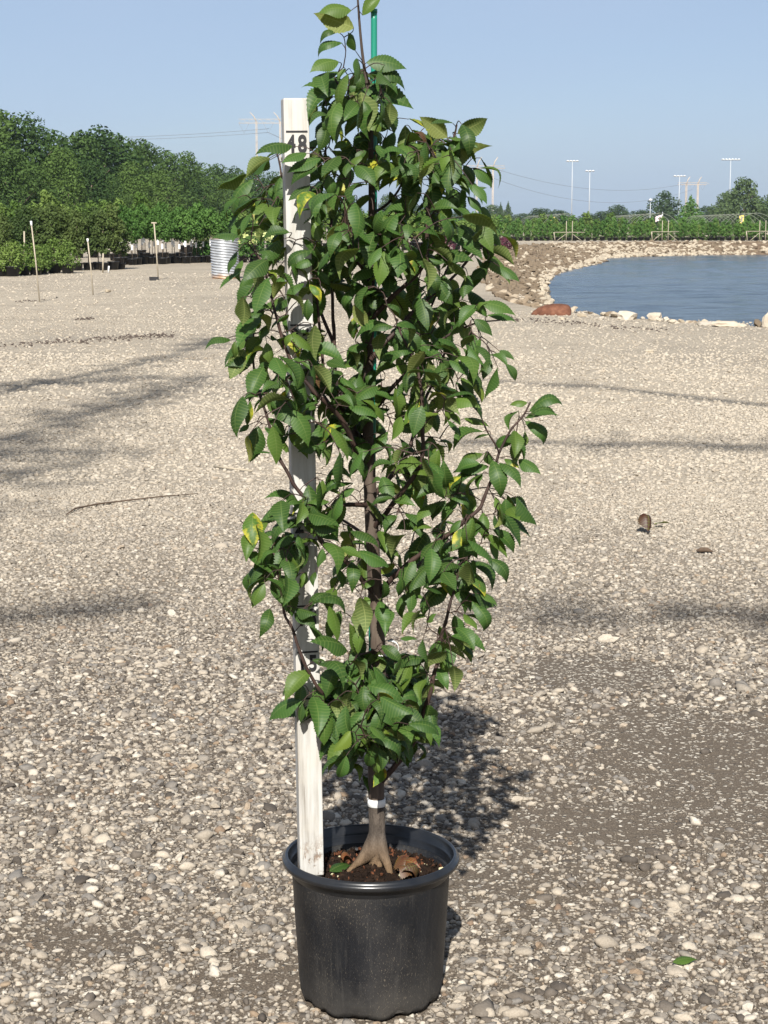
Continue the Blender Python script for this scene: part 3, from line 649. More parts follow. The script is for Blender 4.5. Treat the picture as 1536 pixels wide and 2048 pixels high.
shade_tree('shade_tree', (-4.6,-7.0,0), [([(-150,935),(0,888),(150,835),(260,800),(400,762)], .16, .5),([(-100,775),(60,770),(200,762),(300,757),(425,757)], .13, .45),([(60,770),(210,742),(330,716),(400,690),(450,676)], .14, .3),
           ([(-120,990),(-20,970),(60,945),(110,920),(150,890)], .22, .34),([(-80,1030),(-10,1022),(40,1015)], .16, .5),([(-60,1235),(60,1228),(150,1215),(230,1210),(330,1203)], .10, .30)], 'tall tree behind the camera shading the left of the yard')
shade_tree('shade_tree', (5.2,-7.5,0), [([(1640,905),(1500,893),(1300,890),(1150,887),(1010,884),(860,888)], .11, .38),([(1640,1238),(1540,1235),(1400,1222),(1250,1236),(1120,1232),(960,1222)], .085, .34),([(1180,772),(1080,768),(950,760)], .10, .2)], 'tall tree behind the camera shading the right of the yard')

# ================================================================== the potted sapling
PX, PY = -.0225, 2.95
# ---- pot
mp_ = Mat('pot_plastic', .42, .28); P = mp_.pos(True)
st = mp_.noise(26, 6, P, .65, (1,1,.12)); dust = mp_.noise(9, 5, P); spk = mp_.noise(620, 3, P, .6, (1,1,.35)); scr = mp_.noise(150, 4, P, .7, (1,1,.035))
sz = mp_.node('ShaderNodeSeparateXYZ'); mp_.l.new(P, sz.inputs[0])
base = mp_.ramp(st, [(.3,(.005,.0055,.007)),(.7,(.013,.0135,.015))])
dfac = mp_.math('ADD', mp_.rng(dust, .45, .75, 0, .24), mp_.rng(mp_.math('ADD', sz.outputs[2], mp_.math('MULTIPLY', mp_.noise(22,5,P,.7), -.10)), .03, -.05, 0, .42))
c = mp_.mix(dfac, base, (.066,.058,.047)); c = mp_.mix(mp_.math('MULTIPLY', mp_.rng(spk, .60, .70), mp_.rng(dust, .40, .66, .08, .6)), c, (.19,.16,.115)); c = mp_.mix(mp_.math('MULTIPLY', mp_.rng(scr, .56, .74), .14), c, (.12,.11,.095))
mp_.color(c); mp_.l.new(mp_.rng(dfac, 0, .4, .42, .8), mp_.b.inputs['Roughness']); mp_.bump(mp_.math('ADD', mp_.math('MULTIPLY', st, .6), spk), .12, .002)
pot = empty('plant_pot', (PX, PY, 0)); tag(pot, 'scuffed black plastic nursery pot holding the sapling', 'pot')
NB = 96; pv, pf = [], []
prof = [(.112,.006),(.1195,.0),(.1215,.010),(.1235,.030),(.1290,.12),(.1338,.205),(.1350,.222),(.1350,.2235),(.1320,.2240),(.1310,.200),(.1255,.10),(.1190,.012)]
for i, (r, z) in enumerate(prof):
    for j in range(NB):
        a = 2*math.pi*j/NB; zz = z
        if i in (1, 2): zz += .016*max(0, noise.noise(Vector((math.cos(a)*3.1, math.sin(a)*3.1, 5)))+.12) + .006*abs(math.sin(a*9))**3
        rr = r*(1+.004*math.sin(2*a+1)) - (.004 if i in (0,1) and math.sin(a*10) > .3 else 0); pv.append((rr*math.cos(a), rr*math.sin(a), zz))
for i in range(len(prof)-1):
    for j in range(NB): pf.append((i*NB+j, i*NB+(j+1)%NB, (i+1)*NB+(j+1)%NB, (i+1)*NB+j))
pf.append(tuple(range(NB-1,-1,-1)))
link('wall', mesh('wall', pv, pf, mp_.m), pot)
mr_ = Mat('rim_plastic', .28, .5); P = mr_.pos(True); mr_.color(mr_.ramp(mr_.noise(14,5,P), [(.35,(.006,.007,.009)),(.75,(.022,.0215,.021))])); mr_.bump(mr_.noise(120,3,P), .06, .001)
rp = [(.1355,.2225),(.1375,.2290),(.1460,.2305),(.1500,.2318),(.1518,.2345),(.1520,.2385),(.1508,.2412),(.1490,.2422),(.1480,.2440),(.1462,.2468),(.1440,.2475),(.1424,.2468),(.1412,.2440),(.1400,.2330),(.1372,.2310),(.1362,.2290),(.1356,.2150),(.1328,.2125),(.1318,.2100)]
m = MB(); m.lathe(rp, NB); rim = m.build('rim', mr_.m, pot); rim.location.z = .0075
# ---- soil
ms_ = Mat('potting_soil', .95, .1); P = ms_.pos(True); sn = ms_.noise(60, 6, P, .7)
ms_.color(ms_.ramp(sn, [(.3,(.007,.0045,.0035)),(.55,(.020,.012,.008)),(.75,(.055,.032,.020))])); ms_.bump(sn, 1.0, .01)
sv_, sf_ = [(0,0,.222)], []; NS, NRG = 48, 14
for i in range(1, NRG+1):
    for j in range(NS):
        a = 2*math.pi*j/NS; r = .1335*i/NRG; z = .2225+.015*(1-i/NRG)**1.5+.007*noise.noise(Vector((r*math.cos(a)*38, r*math.sin(a)*38, 1)))-.012*(i/NRG)**3; sv_.append((r*math.cos(a), r*math.sin(a), z))
for j in range(NS): sf_.append((0, 1+j, 1+(j+1)%NS))
for i in range(NRG-1):
    for j in range(NS): sf_.append((1+i*NS+j, 1+(i+1)*NS+j, 1+(i+1)*NS+(j+1)%NS, 1+i*NS+(j+1)%NS))
soil = link('soil', mesh('soil', sv_, sf_, ms_.m), pot)
def soil_z(x, y):
    r = math.hypot(x, y)/.1335; return .2225+.015*max(0,1-r)**1.5-.012*r**3
m = MB(); m2 = MB(); m3 = MB()
for k in range(1100):
    a = rng.uniform(0,6.28); r = .13*math.sqrt(rng.random()); s = rng.uniform(.0015,.0055); x, y = r*math.cos(a), r*math.sin(a); rt = Euler((rng.random()*3,rng.random()*3,rng.random()*6)).to_matrix(); me = clods[k%4]
    (m2 if k % 90 == 0 else m3 if k % 6 == 0 else m).add([rt @ Vector((v.co.x*s*rng.uniform(.9,1.8), v.co.y*s, v.co.z*s)) + Vector((x,y,soil_z(x,y)+s*.4)) for v in me.vertices], [tuple(p.vertices) for p in me.polygons])
o = m.build('bark_chips', ms_.m, soil, False); o['kind'] = 'stuff'; o = m3.build('red_mulch', simple('red_mulch', (.085,.033,.016), .9, .15, .4, 60), soil, False); o['kind'] = 'stuff'; o = m2.build('perlite', simple('perlite', (.42,.38,.24), .9, .1, .2, 90), soil, False); o['kind'] = 'stuff'

# ---- measuring stick
M_RULER = Mat('white_painted_wood', .6, .3); P = M_RULER.pos(True); gr_ = M_RULER.noise(55, 6, P, .65, (1,1,.05)); big = M_RULER.noise(11, 6, P, .7)
sz = M_RULER.node('ShaderNodeSeparateXYZ'); M_RULER.l.new(P, sz.inputs[0])
c = M_RULER.ramp(gr_, [(.33,(.15,.13,.105)),(.42,(.31,.295,.265)),(.52,(.40,.39,.365)),(.75,(.44,.435,.415))])
low = M_RULER.rng(M_RULER.math('ADD', sz.outputs[2], M_RULER.math('MULTIPLY', big, -.16)), -.03, .0, 1, 0)
chip = M_RULER.math('MULTIPLY', M_RULER.rng(M_RULER.noise(38, 5, P, .7, (1,1,.5)), .50, .56), M_RULER.rng(sz.outputs[2], .075, .03))
chip = M_RULER.math('MAXIMUM', chip, M_RULER.math('MULTIPLY', M_RULER.rng(M_RULER.noise(24,5,P,.7,(1,1,.4)), .55, .62), M_RULER.rng(sz.outputs[2], 1.262, 1.272)))
c = M_RULER.mix(chip, c, (.16,.11,.075)); c = M_RULER.mix(M_RULER.math('MULTIPLY', M_RULER.rng(big, .47, .66), .5), c, (.40,.36,.295)); M_RULER.color(c); M_RULER.bump(M_RULER.math('ADD', gr_, M_RULER.math('MULTIPLY', chip, -.8)), .5, .003)
M_INK = simple('black_ink', (.018,.017,.018), .6, .3, .3, 60)
b0, t0 = at(624.5, 1752, 2.885), at(592.0, 196, 2.885); ax = (t0-b0)
stick = empty('measuring_stick', b0); LEN = ax.length; zq = ax.to_track_quat('Z', 'Y')
yaw = Matrix.Rotation(R(9.5), 4, 'Z'); bx_ = ax.normalized(); fx = Vector((1,0,0)); fx = (fx-bx_*fx.dot(bx_)).normalized(); fy = bx_.cross(fx)
stick.rotation_euler = (Matrix((fx, fy, bx_)).transposed().to_4x4() @ yaw).to_euler()
HW, TH = .0200, .0185
bm = bmesh.new(); bmesh.ops.create_cube(bm, size=1)
for v in bm.verts: v.co = Vector((v.co.x*HW*2, (v.co.y+.5)*TH*2, (v.co.z+.5)*LEN))
bmesh.ops.bevel(bm, geom=bm.edges[:], offset=.0022, segments=2, affect='EDGES', profile=.6)
me = bpy.data.meshes.new('board'); bm.to_mesh(me); bm.free(); me.materials.append(M_RULER.m); link('board', me, stick)
PXIN = 1.0
def stick_z(py):                       # height along the stick of a mark seen at a photo row
    lo, hi = 0., 1.
    for _ in range(40):
        mid = (lo+hi)/2; lo, hi = (mid, hi) if pix(b0+ax*mid)[1] > py else (lo, mid)
    return lo*LEN
for py, txt in ((263,'48'),(650,'36'),(1026,'24'),(1212,'18'),(1304,'15'),(1397,'12')):
    z = stick_z(py); m = MB(); m.box((-HW+.003,-.0009,z-.0014),(HW-.003,.0006,z+.0014)); mark = m.build('mark', M_INK, stick, False)
    for k, ch in enumerate(txt):
        cu = bpy.data.curves.new('numeral', 'FONT'); cu.body = ch; cu.size = .0345; cu.extrude = .0006; cu.offset = .0012; cu.align_x = 'CENTER'
        to = bpy.data.objects.new('numeral', cu); C.objects.link(to); dg = bpy.context.evaluated_depsgraph_get(); tm = bpy.data.meshes.new_from_object(to.evaluated_get(dg)); bpy.data.objects.remove(to)
        tm.materials.clear(); tm.materials.append(M_INK); o = link('numeral', tm, mark); o.location = (-.0095+.0180*k, -.0005, z-.0055-.0262); o.rotation_euler = (math.pi/2, 0, 0); o.scale = (.80, 1.08, 1)
tag(stick, 'white painted wooden measuring stick with black inch numbers standing in the pot', 'measuring stick')

# ---- sapling skeleton in photo rows and columns with its own depth: (px, py, metres behind the trunk plane, radius mm)
def P3(px, py, dy): return at(px, py, PY+dy)
TRUNK = [(753,1735,0,16),(754,1690,0,14.8),(754,1640,0,14.3),(752,1560,0,14.0),(753,1450,0,13.6),(757,1330,0,13.0),(752,1220,0,12.2),(746,1100,0,11.6),(741,1000,0,10.8),(737,900,0,9.6),(735,800,.005,8.4),(738,700,.01,7.6),(741,600,.01,6.8),(743,480,.0,5.8),(743,360,0,4.9),(741,260,0,3.9),(737,190,0,3.0),(727,125,0,2.4),(721,70,0,2.1),(716,5,0,1.7),(713,-40,0,1.3)]
BR = [ # (points px,py,dy), base radius mm, tip radius mm
 ([(752,1440,-.01),(700,1415,-.05),(660,1399,-.085),(619,1348,-.11),(582,1254,-.12),(569,1225,-.12),(555,1130,-.13),(546,1105,-.13),(520,1080,-.13),(500,1057,-.13),(481,1040,-.13)], 4.0, 1.0),
 ([(748,1190,0),(700,1130,-.06),(646,1086,-.10),(622,1015,-.11),(593,976,-.115),(561,920,-.12),(538,849,-.12),(517,781,-.12),(507,724,-.12),(506,668,-.12)], 5.0, 1.4),
 ([(737,960,0),(705,880,-.04),(680,835,-.07),(640,795,-.10),(600,750,-.11),(582,719,-.11),(564,672,-.115),(554,637,-.12),(538,579,-.12),(528,533,-.12),(512,507,-.12),(494,485,-.12)], 5.0, 1.2),
 ([(737,935,.0),(710,867,.02),(702,836,.03),(689,802,.04),(673,766,.04),(668,698,.045),(666,637,.045),(664,500,.04),(660,410,.04),(653,330,.03),(653,280,.03),(664,225,.02)], 5.5, 1.2),
 ([(702,838,.03),(660,787,0),(648,740,-.02),(640,670,-.03),(636,610,-.04),(622,560,-.05),(603,520,-.06)], 3.6, 1.2),
 ([(745,1060,0),(797,993,-.06),(836,941,-.09),(845,900,-.10),(843,800,-.11),(840,761,-.11),(832,725,-.11),(805,675,-.115),(788,630,-.12)], 4.8, 1.3),
 ([(742,995,0),(782,952,.04),(813,910,.07),(824,875,.08),(850,800,.09),(885,720,.09),(905,640,.08),(922,575,.07)], 4.8, 1.3),
 ([(752,1195,.0),(800,1140,-.02),(844,1105,-.03),(907,1059,-.05),(955,1022,-.06),(967,1000,-.06),(982,962,-.06),(995,918,-.06),(1006,892,-.06),(1021,861,-.06),(1047,832,-.06),(1062,803,-.06)], 4.6, 1.4),
 ([(999,906,-.06),(982,874,-.065),(967,848,-.07),(955,825,-.07),(925,790,-.07)], 1.6, .9),
 ([(758,1570,0),(774,1551,-.01),(813,1505,-.02),(833,1469,-.03),(852,1414,-.04),(865,1362,-.05),(878,1310,-.05),(885,1267,-.055),(895,1225,-.06),(908,1180,-.06),(920,1140,-.06),(935,1090,-.06)], 6.0, 1.6),
 ([(741,640,0),(790,590,-.02),(840,540,-.03),(854,500,-.035),(854,434,-.04),(862,398,-.04),(877,356,-.04),(893,315,-.04),(906,278,-.04),(913,250,-.04)], 4.4, 1.3),
 ([(880,350,-.04),(867,312,-.05),(854,291,-.05),(836,272,-.05)], 1.6, .9),
 ([(668,690,.045),(630,600,.06),(590,530,.075),(570,440,.08),(566,370,.08),(558,325,.08),(549,292,.08)], 3.2, 1.2),
 ([(741,720,0),(830,620,.03),(900,560,.04),(955,500,.04),(985,455,.035)], 4.0, 1.2),
 ([(737,835,0),(800,760,-.03),(870,690,-.05),(940,650,-.06),(1000,640,-.07)], 3.8, 1.1),
 ([(753,1470,0),(738,1452,-.07),(722,1455,-.115)], 2.6, 1.3),
 ([(755,1400,0),(745,1395,-.06),(732,1405,-.105)], 2.6, 1.3),
 ([(750,1180,0),(800,1150,.06),(850,1120,.10),(900,1090,.12)], 3.4, 1.2),
 ([(745,1080,0),(700,1050,.06),(650,1010,.10),(620,960,.11)], 3.4, 1.2),
 ([(738,880,0),(690,850,.08),(640,780,.13),(600,700,.15),(570,600,.15)], 3.6, 1.2),
 ([(740,760,0),(800,700,.10),(860,620,.14),(900,520,.14)], 3.6, 1.2),
 ([(742,560,0),(700,500,-.06),(690,420,-.09),(700,360,-.09)], 3.0, 1.2),
 ([(742,520,0),(780,470,-.06),(760,470,-.09),(752,468,-.10)], 2.4, 1.2),
 ([(743,430,0),(790,390,.05),(820,330,.07),(830,290,.07)], 2.8, 1.1),
 ([(752,1300,0),(720,1310,-.05),(700,1330,-.09)], 2.2, 1.2),
 ([(755,1340,0),(800,1370,.03),(840,1400,.05)], 2.2, 1.2),
 ([(740,250,0),(700,215,-.02),(680,175,-.02),(668,150,-.02)], 2.0, 1.0),
 ([(739,215,0),(760,190,-.01),(775,170,-.01)], 1.8, 1.0),
 ([(738,1010,0),(690,1010,-.05),(668,1022,-.08)], 5.0, 2.0)]
mb_ = Mat('young_bark', .8, .25); P = mb_.pos(True); bn = mb_.noise(90, 5, P, .65, (1,1,.18)); bb = mb_.noise(14, 4, P)
mb_.color(mb_.mix(mb_.rng(bb, .35, .7), mb_.ramp(bn, [(.3,(.040,.027,.020)),(.7,(.105,.078,.058))]), mb_.ramp(bn, [(.3,(.055,.042,.033)),(.7,(.14,.112,.088))])))
bz = mb_.node('ShaderNodeSeparateXYZ'); mb_.l.new(P, bz.inputs[0]); cc = mb_.b.inputs['Base Color'].links[0].from_socket; mb_.color(mb_.mix(mb_.rng(bz.outputs[2], .55, .80, 0, .7), cc, (.032,.022,.017)))   # young reddish-brown bark above, darkened further by the crown's shade painted in
mb_.bump(bn, .45, .003); M_TRUNK = mb_.m
mt_ = Mat('twig_bark', .65, .35); P = mt_.pos(True); mt_.color(mt_.ramp(mt_.noise(70,4,P,.6,(1,1,.3)), [(.3,(.018,.010,.008)),(.7,(.056,.032,.024))])); M_BRANCH = mt_.m
M_PETI = simple('petiole', (.14,.12,.05), .6, .3, .2, 90)
sap = empty('sapling', (PX, PY, .228)); SL = sap.location.copy()
tag(sap, 'slender young hornbeam tree with toothed green leaves growing in the black pot', 'tree')
tl = smooth_line([(*P3(a,b,c), r) for a,b,c,r in TRUNK], 6)
tp = [Vector(q[:3])-SL for q in tl]; trd = [q[3]*.001*(1+.05*noise.noise(Vector((0,0,i*.35)))) for i, q in enumerate(tl)]
cut = next(i for i, q in enumerate(tl) if pix(q[:3])[1] < 1590)
m = MB(); m.tube(tp[cut-1:], trd[cut-1:], 14); m.build('trunk', M_TRUNK, sap)
m = MB(); m.tube([tp[0]-Vector((0,0,.02))]+tp[:cut+1], [.017]+[r*1.0 for r in trd[:cut+1]], 20)   # root flare: roots and foot of the trunk grown together
for pts in ([(752,1662,0,12),(748,1682,-.002,14),(740,1700,-.006,14.5),(727,1716,-.012,11),(712,1728,-.02,6.5),(694,1744,-.03,3.5)],[(757,1668,-.002,12),(762,1692,-.008,11.5),(769,1714,-.018,9),(778,1738,-.03,6.5),(783,1766,-.04,4.5)],
            [(750,1690,.01,10),(735,1716,.03,7),(715,1730,.05,4)]):
    q = smooth_line([(*P3(a,b,c), r) for a,b,c,r in pts], 5); m.tube([Vector(k[:3])-SL for k in q], [k[3]*.001 for k in q], 12)
mroot = Mat('root_bark', .8, .25); P = mroot.pos(True); rz_ = mroot.node('ShaderNodeSeparateXYZ'); mroot.l.new(P, rz_.inputs[0]); bn = mroot.noise(80,5,P,.65,(1,1,.3))
mroot.color(mroot.mix(mroot.rng(mroot.math('ADD', rz_.outputs[2], mroot.math('MULTIPLY', bn, .03)), .025, .075), mroot.ramp(bn, [(.3,(.055,.034,.018)),(.7,(.18,.118,.066))]), mroot.ramp(bn, [(.3,(.036,.028,.022)),(.7,(.105,.085,.067))]))); mroot.bump(mroot.math('ADD', bn, mroot.math('MULTIPLY', mroot.noise(240, 4, P, .7, (1,1,.5)), .6)), 1.0, .005)
o = m.build('root_flare', mroot.m, sap); md = o.modifiers.new('fuse', 'REMESH'); md.mode = 'VOXEL'; md.voxel_size = .0018; md.use_smooth_shade = True
sm = o.modifiers.new('soften', 'SMOOTH'); sm.factor = .5; sm.iterations = 14
# tape band and loose tag
i0 = min(range(len(tl)), key=lambda i: abs(pix(tl[i][:3])[1]-1601)); q = tp[i0]; m = MB(); m.tube([q-Vector((0,0,.0065)),q-Vector((0,0,.006)),q+Vector((0,0,.006)),q+Vector((0,0,.0065))], [.0147,.0156,.0156,.0147], 20); m.build('tape_band', M_WHITE, sap)
hv, hf = [], []
for k in range(17):
    a = -1.9+k*.245; c_ = P3(782,1296,-.02)-SL; rr = .0125
    p = c_+Vector((math.cos(a)*rr*1.05, 0, math.sin(a)*rr)); 
    if k < 3: p += Vector((-.011*(3-k)*.5,0,-.001))
    hv += [p+Vector((0,-.0045,0)), p+Vector((0,.0045,.001))]
for k in range(16): hf.append((2*k,2*k+1,2*k+3,2*k+2))
o = link('loose_tag', mesh('loose_tag', hv, hf, M_WHITE), sap); o.modifiers.new('t','SOLIDIFY').thickness = .0006
NODES = [P3(a,b,c) for a,b,c,r in TRUNK if b < 1000]
BPIX = []
for pts, r0, r1 in BR:
    q = smooth_line([(*P3(*p), 0) for p in pts], 6); ps = [Vector(k[:3]) for k in q]; k_ = len(ps)
    ps = [p+Vector((noise.noise(p*30), noise.noise(p*30+Vector((7,0,0))), noise.noise(p*30+Vector((0,9,0)))))*.0022*(0 if i == 0 else 1) for i, p in enumerate(ps)]
    m = MB(); m.tube([p-SL for p in ps], [.001*(r0+(r1-r0)*(i/(k_-1))**.75)*(1+.16*((i*7)%5 == 0)) for i in range(k_)], 8); m.build('branch', M_BRANCH, sap)
    NODES += ps[2:]; BPIX += [(pix(p), p) for p in ps]
for i in range(0, len(tl)):
    p = Vector(tl[i][:3]); x, y = pix(p)
    if y < 640: BPIX.append(((x, y), p))
# green stake
mk = Mat('green_stake_plastic', .3, .5); P = mk.pos(True); mk.color(mk.ramp(mk.noise(20,4,P,.5,(1,1,.1)), [(.3,(.008,.13,.085)),(.7,(.015,.21,.14))])); mk.bump(mk.noise(60,3,P,.5,(1,1,.05)), .15, .001)
sp_ = [at(744,1715,PY+.022), at(743,1290,PY+.019), at(747,700,PY+.016), at(748,420,PY+.014), at(748,130,PY+.016), at(748,22,PY+.016)]
so = empty('plant_stake', sp_[0]); m = MB(); q = [Vector(k) for k in smooth_line([tuple(p) for p in sp_], 5)]; m.tube([p-sp_[0] for p in q], .0052, 12); m.build('rod', mk.m, so)
m = MB(); m.tube([sp_[-1]-sp_[0]-Vector((0,0,.003)), sp_[-1]-sp_[0]+Vector((0,0,.003))], .0056, 12); m.build('end_cap', mk.m, so)
tag(so, 'glossy green plastic coated stake tied up behind the sapling leader', 'stake')

# ---- leaf shapes: base at the origin, tip at +Y one unit away, upper face +Z
NV = 12
def leaf_mesh(name, arch, fold, curl, mats, seed, wid=.262):
    r = random.Random(seed); rows = NV*2+1; vs, uv, fs = [], [], []
    tw = r.uniform(-.25,.25); bend = r.uniform(-.06,.06)
    for i in range(rows+1):
        t = i/rows; w = wid*(math.sin(math.pi*min(1,t**.80))**.78)*(1-.46*t**1.8)
        if t > .86: w *= 1-.45*(t-.86)/.14
        w *= (1.055 if i % 2 else .945) if 0 < i < rows else 0
        if i == rows: w = 0.002
        for s in (-1, -.5, 0, .5, 1):
            x = s*w; sweep = abs(s)*w*.55                     # veins run forward to the margin
            y = t*.985+sweep*(1-t)*.9
            z = arch*4*t*(1-t)+fold*abs(x)-curl*(x/wid)**2*.25+tw*x*(t-.5)*1.4
            z += (.017 if i % 2 else -.017)*(1 if s in (-.5,.5) else .55 if abs(s) == 1 else 0)*min(1,w/.12)
            vs.append((x+bend*math.sin(math.pi*t), y, z)); uv.append((.5+.5*s, t))
    for i in range(rows):
        for k in range(4): a = i*5+k; fs.append((a, a+1, a+6, a+5))
    me = mesh(name, vs, fs, None, True); me.materials.append(mats)
    l = me.uv_layers.new(name='UVMap')
    for lp in me.loops: l.data[lp.index].uv = uv[lp.vertex_index]
    return me
def leaf_material(name, up, under, tr, patch=None):
    m = Mat(name, .5, .32); r = m.random(); P = m.pos()
    at_ = m.node('ShaderNodeAttribute'); at_.attribute_name = 'tint'; rv = m.math('FRACT', m.math('ADD', r, at_.outputs['Fac']))
    uvn = m.node('ShaderNodeUVMap'); su = m.node('ShaderNodeSeparateXYZ'); m.l.new(uvn.outputs[0], su.inputs[0])
    d = m.math('ABSOLUTE', m.math('SUBTRACT', su.outputs[0], .5)); rib = m.rng(d, .012, .035, 1, 0)
    ph = m.math('FRACT', m.math('MULTIPLY', su.outputs[1], NV)); vein = m.rng(m.math('ABSOLUTE', m.math('SUBTRACT', ph, .5)), .03, .16, .7, 0)
    vv = m.math('MAXIMUM', rib, vein)
    upc = m.ramp(rv, [(0, tuple(c*.72 for c in up)), (.5, up), (.85, tuple(c*1.22 for c in up)), (1, (up[0]*2.0, up[1]*1.45, up[2]*1.1))])
    if patch:
        pn = m.math('ADD', m.noise(45, 4, P), m.math('MULTIPLY', d, .25)); upc = m.mix(m.rng(pn, .56, .68), upc, patch); pn2 = m.noise(160, 3, P); upc = m.mix(m.rng(pn2, .66, .7, 0, .8), upc, (.22,.10,.03))
    upc = m.mix(m.math('MULTIPLY', vv, .42), upc, (.15,.20,.055))
    dnc = m.mix(m.math('MULTIPLY', vv, .75), under, (.24,.27,.09))
    g = m.node('ShaderNodeNewGeometry'); c = m.mix(g.outputs['Backfacing'], upc, dnc); m.color(c)
    m.l.new(m.rng(g.outputs['Backfacing'], 0, 1, .50, .66), m.b.inputs['Roughness'])
    t = m.node('ShaderNodeBsdfTranslucent'); m.l.new(m.mix(m.math('MULTIPLY', vv, .4), m.mix(1.0, upc, (2.0,1.75,.75), 'MULTIPLY'), (.12,.13,.03)), t.inputs[0])
    ms = m.node('ShaderNodeMixShader'); ms.inputs[0].default_value = tr
    m.l.new(m.b.outputs[0], ms.inputs[1]); m.l.new(t.outputs[0], ms.inputs[2]); m.l.new(ms.outputs[0], m.out.inputs[0]); return m.m
M_LEAF = leaf_material('hornbeam_leaf', (.034,.078,.0145), (.092,.128,.033), .29)
M_YOUNG = leaf_material('young_leaf', (.066,.118,.018), (.14,.165,.043), .32)
M_YELL = leaf_material('yellowing_leaf', (.060,.125,.018), (.20,.21,.05), .34, (.36,.34,.03))
M_DEAD = leaf_material('dead_leaf', (.06,.023,.011), (.062,.028,.014), .12)
DSH = [(.42,.5,2.2),(.5,.2,3.0),(.3,.9,1.6),(.55,.6,2.6),(.35,.3,3.4),(.45,.8,2.0)]
SH = [(.10,.12,.4,.245),(.17,.05,.6,.26),(.05,.40,.2,.235),(.26,.15,.5,.22),(.13,.22,.8,.27),(.34,.10,.3,.225),(.20,.48,.1,.235),(.42,.25,.5,.21),(.08,.05,1.2,.25),(.16,.28,-.3,.24)]
LEAF = {k: [leaf_mesh('leaf', *SH[i][:3], mt, 900+i+30*k, SH[i][3]*1.09) for i in range(10)] for k, mt in ((0,M_LEAF),(1,M_YOUNG),(3,M_YELL),(4,M_DEAD),(5,M_YOUNG))}
LEAF[2] = LEAF[0]; LEAF[6] = [leaf_mesh('dead_leaf', *q, M_DEAD, 990+i, .36) for i, q in enumerate(DSH)]
